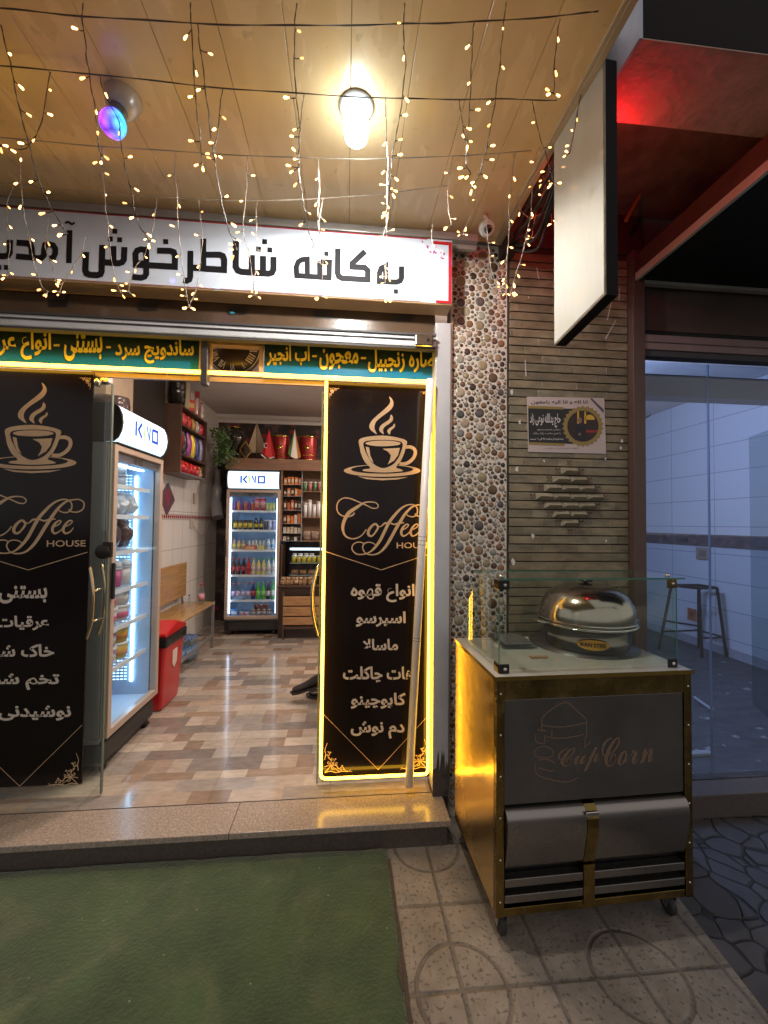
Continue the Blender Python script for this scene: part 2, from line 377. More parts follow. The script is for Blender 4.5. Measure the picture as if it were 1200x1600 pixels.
# cafe interior shell
WT=tilemat('white_wall_tiles',(1,2),.25,.4,(.72,.70,.68),(.45,.43,.42),.12)
WTB=tilemat('white_wall_tiles_back',(0,2),.25,.4,(.72,.70,.68),(.45,.43,.42),.12)
PL=mat('plaster',(.62,.58,.55),.7,var=.05,vs=3)
XL,XR,YB,ZC=-1.8,1.15,5.95,3.0
g=MB(); g.box(XL-.1,XL,2.2,YB,FZ,2.0); lw=tag(g.build('wall_left',WT),kind='structure')
g=MB(); g.box(XL-.1,XL,2.2,YB,2.001,ZC); tag(g.build('wall_left_upper',PL),kind='structure')
def floral():
    m=bpy.data.materials.new('floral_wallpaper'); m.use_nodes=True; nt=m.node_tree; b=nt.nodes['Principled BSDF']; N=lambda t:nt.nodes.new(t)
    tc=N('ShaderNodeTexCoord'); n=N('ShaderNodeTexNoise'); n.inputs['Scale'].default_value=9; n.inputs['Detail'].default_value=5; lk(nt,tc.outputs['Object'],n.inputs['Vector'])
    r=N('ShaderNodeValToRGB'); e=r.color_ramp.elements; e[0].position=.38; e[0].color=(.012,.009,.01,1); e[1].position=.72; e[1].color=(.16,.11,.09,1)
    q=e.new(.55); q.color=(.045,.028,.026,1); lk(nt,n.outputs[0],r.inputs[0])
    v=N('ShaderNodeTexVoronoi'); v.inputs['Scale'].default_value=7; v.inputs['Randomness'].default_value=1; lk(nt,tc.outputs['Object'],v.inputs['Vector'])
    mr=N('ShaderNodeMapRange'); mr.inputs[1].default_value=.28; mr.inputs[2].default_value=.2; lk(nt,v.outputs['Distance'],mr.inputs[0])
    mx=N('ShaderNodeMixRGB'); mx.inputs[2].default_value=(.22,.012,.012,1); lk(nt,mr.outputs[0],mx.inputs[0]); lk(nt,r.outputs[0],mx.inputs[1]); lk(nt,mx.outputs[0],b.inputs['Base Color']); b.inputs['Roughness'].default_value=.5
    return m
g=MB(); g.box(XL-.1,XR+.1,YB,YB+.1,FZ,3.0); tag(g.build('wall_back',floral()),kind='structure')
g=MB(); g.box(XR,XR+.1,2.2,YB,FZ,3.0); tag(g.build('wall_right',PL),kind='structure')
g=MB(); g.box(XL-.1,XR+.1,2.2,YB+.1,ZC,ZC+.08); tag(g.build('ceiling_inside',PL),kind='structure')
g=MB(); g.prism([(XL,YB,ZC-.001),(XL,YB-.09,ZC-.001),(XL,YB-.06,ZC-.035),(XL,YB-.015,ZC-.06),(XL,YB-.001,ZC-.1)],(1,0,0),XR-XL)
tag(g.build('cornice',mat('cornice_white',(.8,.78,.74),.6)),'white plaster cornice along the top of the flowered rear wall','cornice')
# decorative border of the tiled wall
g=MB(); g.color((.5,.46,.44)); zb=1.545; g.box(XL,XL+.004,2.2,YB-.001,zb-.035,zb+.03)
for i in range(48):
    y=3.6+i*.05; g.color((.32,.03,.04)); g.prism([(XL+.0045,y,zb),(XL+.0045,y+.02,zb+.022),(XL+.0045,y+.04,zb),(XL+.0045,y+.02,zb-.024)],(1,0,0),.001)
tag(g.build('tile_border',mat('border_tile',attr=True,rough=.2)),kind='structure')

# ================================================================== CANOPY over the pavement
def plank_mat():
    m=bpy.data.materials.new('canopy_planks'); m.use_nodes=True; nt=m.node_tree; b=nt.nodes['Principled BSDF']; N=lambda t:nt.nodes.new(t)
    tc=N('ShaderNodeTexCoord'); mp=N('ShaderNodeMapping'); mp.inputs['Scale'].default_value=(1.6,.5,1); lk(nt,tc.outputs['Object'],mp.inputs[0])
    n=N('ShaderNodeTexNoise'); n.inputs['Scale'].default_value=5; n.inputs['Detail'].default_value=7; lk(nt,mp.outputs[0],n.inputs['Vector'])
    r=N('ShaderNodeValToRGB'); e=r.color_ramp.elements; e[0].position=.3; e[0].color=(.72,.52,.27,1); e[1].position=.7; e[1].color=(.82,.63,.37,1); lk(nt,n.outputs[0],r.inputs[0])
    v=N('ShaderNodeTexNoise'); v.inputs['Scale'].default_value=22; v.inputs['Detail'].default_value=1; lk(nt,tc.outputs['Object'],v.inputs['Vector'])
    mr=N('ShaderNodeMapRange'); mr.inputs[1].default_value=.70; mr.inputs[2].default_value=.76; mr.inputs[3].default_value=1; mr.inputs[4].default_value=.85; lk(nt,v.outputs[0],mr.inputs[0])
    s_=N('ShaderNodeVectorMath'); s_.operation='SCALE'; lk(nt,r.outputs[0],s_.inputs[0]); lk(nt,mr.outputs[0],s_.inputs['Scale']); lk(nt,s_.outputs[0],b.inputs['Base Color'])
    mr2=N('ShaderNodeMapRange'); mr2.inputs[1].default_value=.3; mr2.inputs[2].default_value=.7; mr2.inputs[3].default_value=.16; mr2.inputs[4].default_value=.34; lk(nt,n.outputs[0],mr2.inputs[0]); lk(nt,mr2.outputs[0],b.inputs['Roughness'])
    return m
cn=thing('canopy','glossy beige plank ceiling over the pavement carrying the two bulbs','canopy',(-1,1,2.97))
g=MB(); PW=.2; x=-3.2
while x<.77:
    x1=min(x+PW-.0015,.775); g.box(x,x1,-.9,2.06,2.985,3.0); x+=PW
g.build('plank_lining',plank_mat(),cn,bevel=.0015,seg=1)
g=MB(); g.box(-3.2,.775,-.9,2.06,3.001,3.05); g.build('backing',mat('dark_gap',(.20,.13,.06),.8),cn)
g=MB(); g.box(.776,.80,-.9,2.06,2.972,3.06); g.box(.762,.7755,-.9,2.06,2.974,2.9845); g.build('edge_trim',mat('trim_beige',(.52,.43,.30),.4,var=.15,vs=10),cn,bevel=.002)
g=MB(); g.box(-3.2,.66,2.00,2.055,2.945,2.984); g.box(-3.2,.66,2.03,2.056,2.92,2.9445); g.build('wall_trim',mat('trim_grey',(.45,.44,.42),.35,.2,var=.1),cn,bevel=.004)

# ================================================================== FACADE
fm=MB(); fm.box(-3.2,.455,2.12,2.2,2.47,3.3); fm.box(.548,1.62,2.125,2.2,0,3.3); fm.box(1.6201,4.6,2.125,2.2,2.6,3.3); fm.box(-3.2,.455,2.2,2.26,2.52,3.3)
tag(fm.build('facade_wall',mat('render_dark',(.09,.065,.05),.7,var=.2)),kind='structure')
# --- big white shop sign
YS=1.99
sg=thing('shop_sign','wide white sign with big black Persian welcome lettering under the canopy','sign',(-.5,2.03,2.75))
a=at(0,327,YS); b_=at(707,375,YS); c_=at(0,436,YS); d2=at(707,474,YS)
ztop=(a.z+b_.z)/2+.006; zbot=(c_.z+d2.z)/2-.002; xr=(b_.x+d2.x)/2
g=MB(); g.box(-3.0,xr,YS,2.10,zbot,ztop); g.build('sign_box',mat('sign_side',(.50,.32,.16),.5,var=.1),sg,bevel=.003)
g=MB(); g.box(-2.98,xr-.004,YS-.004,YS-.0005,zbot+.006,ztop-.003); g.build('banner_sheet',mat('banner_white',(.70,.79,.92),.55,var=.05,vs=2,bump=.25,bs=3,rvar=.08),sg)
RED=mat('banner_red',(.52,.012,.02),.4,var=.15,vs=20)
def sw(u,v,h): q=at(u,v,YS-.0055); return Vector((q.x,YS-.0055-h,q.z))
g=MB(); g.box(xr-.022,xr-.006,YS-.0055,YS-.0045,zbot+.02,ztop-.012); g.box(xr-.10,xr-.0225,YS-.0055,YS-.0045,ztop-.028,ztop-.012)
g.box(xr-.085,xr-.006,YS-.0055,YS-.0045,zbot+.006,zbot+.019); g.box(-2.95,xr-.13,YS-.0055,YS-.0045,ztop-.0075,ztop-.0035); g.box(-2.95,xr-.16,YS-.0055,YS-.0045,zbot+.007,zbot+.009)
g.build('red_edging',RED,sg)
fw=MB()
for i in range(14):
    u,v=662+i*3.1+rnd.uniform(-2,2),383+i*1.9+rnd.uniform(-5,5); a_=rnd.uniform(0,6.28); L=rnd.uniform(4,8)
    fw.poly([(u,v),(u+L*.5*math.cos(a_)-1.3*math.sin(a_),v+L*.5*math.sin(a_)+1.3*math.cos(a_)),(u+L*math.cos(a_),v+L*math.sin(a_)),(u+L*.5*math.cos(a_)+1.3*math.sin(a_),v+L*.5*math.sin(a_)-1.3*math.cos(a_))],sw,i*.0001)
fw.build('printed_flower',mat('magenta_ink',(.45,.02,.25),.5),sg)
lt=MB()
A_=lambda P:[(u/5,330+v/5) for u,v in P]; B_=lambda P:[(220+u/5,340+v/5) for u,v in P]; C_=lambda P:[(440+u/4.2857,360+v/4.2857) for u,v in P]
SW=9.6
S_=[ (C_([(803,240),(803,318),(793,338),(770,346),(655,342),(655,285),(668,252),(697,237),(697,338)]),8.4),
 (C_([(560,140),(472,222),(472,244),(555,247),(577,268),(576,330),(405,320),(383,308),(375,285),(377,122)]),9),
 (C_([(318,320),(320,212),(268,210),(255,222),(255,318)]),8.4),
 (C_([(335,318),(102,302),(98,245),(112,210),(135,196),(172,192),(173,300)]),8.2),
 (B_([(1037,307),(1037,405),(1025,430),(1000,438),(790,424),(758,412),(742,385),(744,182)]),SW),
 (B_([(955,300),(955,432)]),SW),(B_([(868,293),(868,425)]),SW),
 (B_([(490,164),(490,395)]),8.8),(B_([(505,290),(615,290),(640,300),(652,330),(650,408),(390,390)]),SW),
 (B_([(388,260),(387,462),(380,485),(362,494),(333,488)]),9),
 (B_([(128,258),(232,260),(258,270),(268,300),(266,384),(60,372),(-60,366)]),SW),
 (A_([(1143,410),(1062,404),(1058,335),(1072,308),(1100,298),(1143,302),(1143,490),(1130,512),(1105,520),(1034,514)]),9.2),
 (A_([(972,280),(968,378),(955,398),(930,407),(805,398)]),SW),(A_([(886,272),(886,404)]),SW),
 (A_([(800,264),(795,470),(785,492),(760,500),(700,496),(676,485),(667,462),(674,318)]),SW),
 (A_([(545,148),(538,405)]),8.6),
 (A_([(385,370),(418,362),(432,330),(432,292),(415,266),(385,258),(352,264),(345,300),(343,345),(325,364),(295,366),(125,352)]),SW-.6),
 (A_([(130,246),(208,250),(238,262),(248,290),(252,362)]),SW),
 (A_([(78,224),(76,325),(62,346),(35,352),(-110,345),(-110,240)]),SW),(A_([(-180,238),(-140,240),(-112,260)]),SW)]
for n_,(P,wd) in enumerate(S_): lt.ribbon(P,wd,sw,t=.0002+.0001*(n_%3),lift=.00005)
lt.ribbon(cr(A_([(510,98),(525,84),(545,90),(562,102),(584,88)]),4),3.2,sw,t=.0003)
def dot(P,s=8,k=.0004):
    u,v=P; lt.poly([(u-s/2,v-s/2),(u+s/2,v-s/2+.5),(u+s/2,v+s/2+.5),(u-s/2,v+s/2)],sw,k)
for p in C_([(765,408),(300,155)]): dot(p,7)
for p in B_([(968,187),(920,245),(1008,252),(195,186)]): dot(p,7.6)
for p in A_([(897,155),(863,215),(935,222),(50,438),(-8,437)]): dot(p,7.6)
lt.build('lettering',mat('sign_black',(.012,.012,.015),.6,spec=.2),sg)

# --- brown film strip and white shutter bar
fb=thing('shutter_housing','brown film covered roller shutter housing above the cafe door','shutter housing',(-.5,2.12,2.45))
g=MB(); g.box(-3,.46,2.105,2.119,2.43,zbot+.02); g.build('film_cover',mat('brown_film',(.10,.062,.038),.22,var=.25,vs=5,bump=.3,bs=6),fb)
for u in (215,355,490,615,75):
    g=MB(); wtext(g,'afaf',u,452+.06*u*.7+6,u+33,472+.06*u*.7+5,2.1035,fa=False,bold=.045)
    wtext(g,'درب و پنجره',u+33,455+.06*u*.7+7,u+52,463+.06*u*.7+5,2.1035,bold=.02)
    g.build('film_print',mat('film_ink',(.022,.018,.016),.3),fb)
zs0=at(300,520,2.04).z; 
sh=thing('shutter_bar','white metal roller shutter bottom bar hanging over the teal signs','shutter bar',(-.5,2.06,2.42))
g=MB(); g.box(-3,.452,2.045,2.10,2.405,2.47); g.build('bar',WHITEM,sh,bevel=.006)
g=MB(); g.box(-3,.452,2.038,2.0445,2.437,2.442); g.box(-3,.452,2.036,2.0445,2.46,2.47); g.box(-3,.452,2.05,2.09,2.396,2.4045); g.build('groove_strip',mat('rubber',(.05,.05,.055),.6),sh)
g=MB(); q0=at(648,522,2.03); q1=at(677,542,2.03); g.box(q0.x,q1.x,2.02,2.037,q1.z,q0.z); g.build('latch',STEEL,sh,bevel=.008)
g=MB(); g.tube([((q0.x+q1.x)/2+.02,2.018,(q0.z+q1.z)/2),((q0.x+q1.x)/2+.02,2.012,(q0.z+q1.z)/2)],.006,10); g.build('keyhole',BLACKM,sh)

# --- jambs and posts
jb=thing('door_jamb','white painted metal jamb with dirty foot beside the pebble wall','door jamb',(.5,2.1,FZ))
g=MB(); g.box(.458,.538,2.075,2.2,FZ,2.55); g.build('jamb_post',mat('jamb_white',(.50,.51,.53),.4,.1,var=.12,vs=5,rvar=.1),jb,bevel=.003)
g=MB(); g.box(.4575,.5385,2.0735,2.20,FZ+.0005,FZ+.03)
rg=random.Random(5); pts=[(.4575,2.0738,FZ+.03)]
for i in range(15): pts.append((.4575+i*.0058,2.0735,FZ+.12+rg.uniform(0,.12)*(1 if i>3 else .2)))
pts+=[(.5385,2.0735,FZ+.03)]; g.prism([(p[0],2.0735,p[2]) for p in pts][::-1],(0,1,0),.001)
g.build('dirt_patch',mat('dark_dirt',(.08,.065,.055),.7,var=.5,vs=25),jb)
g=MB(); g.box(.5382,.5475,2.085,2.2,0,2.56); g.build('wood_filler',mat('raw_wood',(.38,.25,.15),.7,var=.3,vs=30,stretch=(3,3,.3)),jb)
po=at(319,560,2.1).x
g=MB(); g.box(po-.016,po+.016,2.098,2.14,at(319,598,2.12).z-.015,2.405); pst=g.build('door_post_bracket',mat('bracket_grey',(.10,.09,.085),.4,.6,var=.2),None,bevel=.003,loc=(po,2.12,2.24))
tag(pst,'dark metal bracket hanging between the two teal signs','bracket')
g=MB(); g.box(-3.0,.457,2.19,2.24,2.425,2.52); g.box(-3.0,.457,2.182,2.2,2.226,2.25); tag(g.build('door_transom',mat('transom_wood',(.28,.19,.12),.5,var=.2)),kind='structure')

# --- pebble mosaic wall
def circles(w,h,seed):
    r=random.Random(seed); C=[]
    for rad_,n in ((.024,10),(.0185,24),(.0135,55),(.0095,95),(.006,150),(.0035,60)):
        k=0
        for _ in range(n*60):
            if k>=n: break
            R_=rad_*r.uniform(.88,1.1); x=r.uniform(R_,w-R_); y=r.uniform(R_,h-R_)
            if all((x-a)**2+(y-b)**2>(R_+c+.0024)**2 for a,b,c in C): C.append((x,y,R_)); k+=1
    return C
PX0,PX1=.5485,.853; PC=circles(PX1-PX0-.003,.596,4)
STC=[(.28,.20,.12),(.16,.085,.05),(.36,.29,.20),(.06,.04,.03),(.22,.21,.19),(.36,.33,.27),(.25,.13,.06),(.10,.09,.085),(.30,.24,.14),(.12,.07,.04)]
pb=thing('pebble_wall_panel','mosaic wall strip of round brown and grey pebble discs beside the door','wall',(.7,2.1,0))
g=MB(); g.box(PX0,PX1,2.106,2.1249,0,3.0); g.build('mortar_bed',mat('pebble_grout',(.62,.57,.50),.5,var=.1,vs=20),pb)
g=MB(); g.box(PX0,PX1,2.1052,2.1059,2.238,2.2395) ; g.box(PX0,PX1,2.1052,2.1059,1.638,1.6395); g.box(PX0,PX1,2.1052,2.1059,1.038,1.0395); g.box(PX0,PX1,2.1052,2.1059,2.838,2.8395); g.build('joint',mat('joint_dark',(.25,.22,.19),.6),pb)
g=MB(); cr_=random.Random(9); cc=[cr_.choice(STC) for _ in PC]
for t in range(5):
    for (x,y,R_),c in zip(PC,cc):
        z=.04+t*.6+y
        if z<.02 or z>2.99: continue
        k=cr_.uniform(.8,1.15); c2=tuple(q*k for q in c); n=14 if R_>.008 else 8
        cx=PX0+.0015+x; vs=[]; g.smooth=True
        prof=((1,0),(.9,-.0022),(.55,-.0042)); base=len(g.v)
        for (s_,h_) in prof:
            for j in range(n): a=6.28318*j/n; vs.append((cx+R_*s_*math.cos(a),2.1055+h_,z+R_*s_*math.sin(a)))
        vs.append((cx,2.1055-.0046,z)); fs=[]
        for i in range(2):
            for j in range(n): fs.append((i*n+j,i*n+(j+1)%n,(i+1)*n+(j+1)%n,(i+1)*n+j))
        for j in range(n): fs.append((2*n+j,2*n+(j+1)%n,3*n))
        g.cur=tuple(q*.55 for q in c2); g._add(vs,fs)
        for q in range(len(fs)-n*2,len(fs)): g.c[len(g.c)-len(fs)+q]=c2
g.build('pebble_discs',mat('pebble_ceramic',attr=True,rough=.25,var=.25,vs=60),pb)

# --- narrow brick wall with relief diamond
BX0,BX1=.862,1.535; CHh=.0462
bw=thing('brick_wall','narrow brick wall with deep dark joints and a raised diamond pattern','wall',(1.2,2.1,0))
g=MB(); g.box(BX0-.008,BX1,2.104,2.1249,0,3.0); g.build('recessed_joint',mat('joint_black',(.035,.026,.02),.8),bw)
g=MB(); br=random.Random(12); zc0=at(890,777,2.1).z          # centre of the diamond
i0=-int(zc0/CHh); 
for i in range(i0,int((3.0-zc0)/CHh)):
    z0=zc0+(i-.5)*CHh+.004; z1=zc0+(i+.5)*CHh-.0015
    if z0<0: continue
    x=BX0-br.uniform(0,.19); ed=br.uniform(0,.004)
    while x<BX1:
        x1=x+.195; k=br.uniform(.78,1.15); h=br.uniform(-.05,.05)
        g.color((.21*k*(1+h),.178*k,.112*k*(1-h))); g.box(max(BX0+ed,x),min(BX1,x1)-.0006,2.094+br.uniform(0,.0012),2.1035,z0,z1); x=x1
g.build('brick_courses',mat('glazed_brick',attr=True,rough=.38,var=.45,vs=9,stretch=(1,1,2.5),rvar=.1,bump=.15,bs=30),bw,bevel=.0012,seg=1)
g=MB(); gm=MB(); xc=at(888,777,2.1).x; WB=.094
for i in range(-3,4):
    n=4-abs(i); z0=zc0+(i-.5)*CHh+.005; z1=zc0+(i+.5)*CHh-.003; zm=(z0+z1)/2; x0=xc-n*WB/2
    for j in range(n):
        a=x0+j*WB+.001; b=a+WB-.002; yb,yt=2.0935,2.066; r=.02
        P=[Vector((a,yb,z0)),Vector((b,yb,z0)),Vector((b,yb,z1)),Vector((a,yb,z1)),Vector((a+r,yt,zm)),Vector((b-r*.3,yt,zm))]
        g._add(P,[(0,1,5,4),(1,2,5),(2,3,4,5),(3,0,4),(0,3,2,1)])
    for s_ in (-1,1):
        cx=xc+s_*(n*WB/2+.018)
        for k in range(4):
            a=math.pi/4+k*math.pi/2; w_=.3
            gm._add([(cx,2.0925,zm),(cx+.019*math.cos(a-w_),2.086,zm+.019*math.sin(a-w_)),(cx+.019*math.cos(a+w_),2.086,zm+.019*math.sin(a+w_))],[(0,1,2)])
for zz in (zc0-4*CHh,zc0+4*CHh):
    for k in range(4):
        a=math.pi/4+k*math.pi/2; gm._add([(xc,2.0925,zz),(xc+.017*math.cos(a-.3),2.086,zz+.017*math.sin(a-.3)),(xc+.017*math.cos(a+.3),2.086,zz+.017*math.sin(a+.3))],[(0,1,2)])
g.build('raised_bricks',mat('relief_brick',(.28,.25,.18),.5,var=.2,vs=30),bw); gm.build('star_motifs',mat('relief_dark',(.10,.07,.05),.6),bw)
g=MB()
for (u,v,s_) in ((800,612,5),(812,660,5),(808,733,5),(850,720,3),(833,838,5),(947,845,4),(946,717,3),(802,878,6),(972,690,4),(826,465,2),(970,700,3)):
    q=at(u,v,2.0925); n=7; g.poly([(q.x+s_*.0022*rnd.uniform(.5,1.2)*math.cos(k*.9),q.z+s_*.0032*rnd.uniform(.5,1.2)*math.sin(k*.9)) for k in range(n)],lambda x,z,h:Vector((x,2.0925,z)))
for (u0,v0,u1,v1) in ((838,418,841,436),(820,562,821,588),(955,470,948,500),(962,500,945,530),(968,450,966,470)):
    p,q=at(u0,v0,2.0925),at(u1,v1,2.0925); g.poly([(p.x,p.z),(p.x+.004,p.z),(q.x+.006,q.z),(q.x,q.z)],lambda x,z,h:Vector((x,2.0922,z)))
g.build('paint_splashes',mat('paint_white',(.6,.58,.55),.6),bw)
# dark jamb of the neighbouring shop
g=MB(); g.box(1.537,1.605,2.05,2.2,0,3.0); jp=g.build('brown_jamb',mat('jamb_brown',(.10,.062,.052),.45,.1,var=.15),None,bevel=.003,loc=(1.57,2.1,0)); tag(jp,'dark brown metal jamb between brick wall and empty shop','door jamb')
# --- paper poster
ps=thing('poster','printed memorial notice with gold medallion taped on the brick wall','poster',tuple(at(886,664,2.09)))
YQ=2.0915
def pw(u,v,h=0): q=at(u,v,YQ); return Vector((q.x,YQ-.001-h,q.z))
g=MB(); g.prism([pw(823,620),pw(825,706),pw(947,709),pw(944,622)],(0,1,0),.0008); g.build('paper',mat('poster_paper',(.50,.42,.40),.4,var=.06,bump=.1,bs=6),ps)
g=MB(); g.poly([(825,637),(826,692),(905,694),(905,639)],pw,.0005); g.build('black_field',mat('poster_black',(.012,.012,.012),.35),ps)
OL=mat('poster_gold',(.30,.22,.07),.4,.3,var=.3,vs=300)
g=MB(); cx,cy=910.5,666
for s_ in range(26):
    a=s_*6.28318/26; b=a+6.28318/26; m_=(a+b)/2
    f=lambda r,t:(cx+r*math.cos(t),cy+r*math.sin(t))
    g.poly([f(24.5,a),f(29.5,a),f(32.5,m_),f(29.5,b),f(24.5,b)],pw,.0009)
g.poly([(825,634),(825,638),(880,640),(880,636)],pw,.0008); g.poly([(826,691),(826,695),(882,697),(882,693)],pw,.0008)
g.build('gold_medallion',OL,ps)
g=MB(); g.poly([(cx+24.8*math.cos(k*.2618),cy+24.8*math.sin(k*.2618)) for k in range(24)],pw,.0007); g.build('night_picture',mat('night_pic',(.03,.012,.01),.4,var=.5,vs=90),ps)
g=MB(); g.poly([(921+8*math.cos(k*.314),656-8*math.sin(k*.314)) for k in range(11)],pw,.0011)
for u in (903,914): g.poly([(u-1.2,643),(u+1.2,643),(u+1.6,662),(u-1.6,662)],pw,.0011)
g.build('golden_domes',mat('dome_gold',(.6,.38,.03),.4),ps)
g=MB()
for k in range(7): g.poly([(916+k*2.6,672),(917.6+k*2.6,672),(917.6+k*2.6,676),(916+k*2.6,676)],pw,.0011)
g.build('red_lights',mat('pic_red',(.4,.02,.02),.4),ps)
g=MB(); g.poly([(898,688),(899,668),(902,663),(909,663),(913,668),(914,689)],pw,.0013); g.build('printed_suit',mat('pic_suit',(.015,.017,.02),.5),ps)
g=MB(); g.poly([(905.5+3.4*math.cos(k*.5236),657+4.6*math.sin(k*.5236)) for k in range(12)],pw,.0014); g.build('printed_face',mat('pic_skin',(.22,.13,.10),.5),ps)
g=MB(); g.poly([(903,678),(906,676),(908,679),(904,681)],pw,.0015); g.build('printed_hand',mat('pic_skin'),ps)
g=MB(); g.poly([(921,622.5),(925,622.5),(943,640),(943,646)],pw,.0006); g.build('mourning_ribbon',mat('ribbon_ink',(.07,.055,.09),.4),ps)
g=MB(); wtext(g,'حاج یدالله نوعی زاد',828,646,876,668,YQ-.0017,bold=.02); 
wtext(g,'مجلس ترحیم مرحوم',840,670,876,673,YQ-.0017,bold=.02); wtext(g,'سه شنبه از ساعت ۱۴ الی ۱۶ مسجد',828,684,880,688,YQ-.0017,bold=.02); wtext(g,'به همین مناسبت برگزار میگردد',832,675,876,679,YQ-.0017)
g.build('white_lettering',mat('poster_white',(.6,.58,.56),.5),ps)
g=MB(); wtext(g,'انا لله و انا الیه راجعون',830,625,918,632,YQ-.0017,bold=.01); g.build('top_line',mat('sign_black'),ps); g=MB(); wtext(g,'با نهایت تاثر و تاسف درگذشت',850,699,905,702,YQ-.0017); g.build('bottom_line',mat('sign_black'),ps)

# ================================================================== TEAL SIGNS, LED STRIPS, MENU PANELS
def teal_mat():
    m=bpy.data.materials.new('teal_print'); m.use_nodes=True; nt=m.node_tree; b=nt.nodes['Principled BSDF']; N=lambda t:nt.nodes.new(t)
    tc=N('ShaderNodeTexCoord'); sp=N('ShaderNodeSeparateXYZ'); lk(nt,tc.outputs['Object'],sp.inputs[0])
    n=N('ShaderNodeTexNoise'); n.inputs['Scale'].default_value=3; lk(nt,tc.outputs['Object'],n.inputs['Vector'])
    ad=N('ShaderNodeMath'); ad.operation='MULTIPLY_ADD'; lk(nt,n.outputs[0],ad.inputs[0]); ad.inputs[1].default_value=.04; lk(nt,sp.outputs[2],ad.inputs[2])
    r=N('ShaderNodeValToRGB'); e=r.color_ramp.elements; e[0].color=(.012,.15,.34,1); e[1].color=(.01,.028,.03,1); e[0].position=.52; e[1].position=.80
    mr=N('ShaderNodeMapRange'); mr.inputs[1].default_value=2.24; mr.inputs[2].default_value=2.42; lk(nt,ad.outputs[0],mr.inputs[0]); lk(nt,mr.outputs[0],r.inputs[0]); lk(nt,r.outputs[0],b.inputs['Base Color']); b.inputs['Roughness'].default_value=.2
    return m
TEAL=teal_mat(); YEL=mat('print_yellow',(.75,.62,.04),.35,var=.1,vs=40); INK=mat('print_black',(.01,.01,.01),.35)
YT=2.165
def tealsign(px0,px1,label,words):
    x0=at(px0,560,YT).x; x1=at(px1,560,YT).x
    t=thing('menu_board',label,'sign',((x0+x1)/2,YT,2.26),group='teal name boards over the door')
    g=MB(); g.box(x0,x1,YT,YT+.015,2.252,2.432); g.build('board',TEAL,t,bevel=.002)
    g=MB(); g.box(x1-.006,x1+.002,YT-.002,YT+.001,2.252,2.43); g.box(x0,x1,YT-.003,YT-.0005,2.25,2.256); g.build('edge_strip',mat('edge_beige',(.45,.36,.24),.4),t)
    a=MB(); b=MB()
    for txt,u0,v0,u1,v1 in words:
        wtext(a,txt,u0-1.2,v0-1.2,u1+1.2,v1+1.2,YT-.0015,bold=.045); wtext(b,txt,u0,v0,u1,v1,YT-.0028,bold=.028)
    a.build('letter_outline',INK,t); b.build('lettering',YEL,t)
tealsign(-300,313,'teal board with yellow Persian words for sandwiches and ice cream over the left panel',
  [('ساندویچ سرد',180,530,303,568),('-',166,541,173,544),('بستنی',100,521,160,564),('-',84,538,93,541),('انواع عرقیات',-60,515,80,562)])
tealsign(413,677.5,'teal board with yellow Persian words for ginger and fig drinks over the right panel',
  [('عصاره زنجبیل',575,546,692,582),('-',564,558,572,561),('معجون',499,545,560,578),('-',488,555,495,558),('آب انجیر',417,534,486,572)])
# clock seen in the gap between the boards
ck=thing('wall_clock','round dark clock with pale numerals behind the transom between the teal boards','clock',tuple(at(368,550,2.30)))
cc0=at(366,546,2.30); ck.location=cc0
g=MB(); Mx=Matrix.Rotation(math.pi/2,4,'X'); g.lathe([(0,.0),(.15,.0),(.15,.02),(0,.02)],cc0,40,Mx); g.build('clock_face',mat('clock_dark',(.03,.016,.012),.3),ck)
g=MB()
g.ribbon([(cc0.x+.142*math.cos(k*.1257),cc0.z+.142*math.sin(k*.1257)) for k in range(50)],.005,lambda x,z,h:Vector((x,cc0.y-.0212-h,z)),closed=True)
for k,tx in enumerate(['XII','I','II','III','IIII','V','VI','VII','VIII','IX','X','XI']):
    a=math.pi/2-k*math.pi/6; U=Vector((math.sin(a),0,-math.cos(a))); V=Vector((math.cos(a),0,math.sin(a))); w_=.012*len(tx)
    lettering(g,tx,cc0+Vector((0,-.0225,0))+V*.088-U*w_/2,U*w_,V*.04,bold=.02,fa=False,N=(0,-1,0))
g.build('numerals',mat('numeral_ivory',(.55,.5,.45),.5),ck)
g=MB(); g.ribbon([(cc0.x,cc0.z),(cc0.x+.05,cc0.z+.05)],.006,lambda x,z,h:Vector((x,cc0.y-.024-h,z))); g.ribbon([(cc0.x,cc0.z),(cc0.x-.06,cc0.z+.02)],.004,lambda x,z,h:Vector((x,cc0.y-.0245-h,z))); g.build('hands',mat('numeral_ivory'),ck)
g=MB(); u0,u1=at(331,560,2.2).x,at(411,560,2.2).x
for a,b in ((at(329,560,2.2).x,at(334,560,2.2).x),(at(406,560,2.2).x,at(413,560,2.2).x)): g.box(a,b,2.175,2.189,2.256,2.425)
g.box(u0,u1,2.175,2.189,2.256,2.285); tag(g.build('clock_window_frame',mat('frame_beige',(.42,.30,.19),.5,var=.1),None,bevel=.002,loc=((u0+u1)/2,2.18,2.256)),'beige wooden frame around the dark clock between the boards','frame')
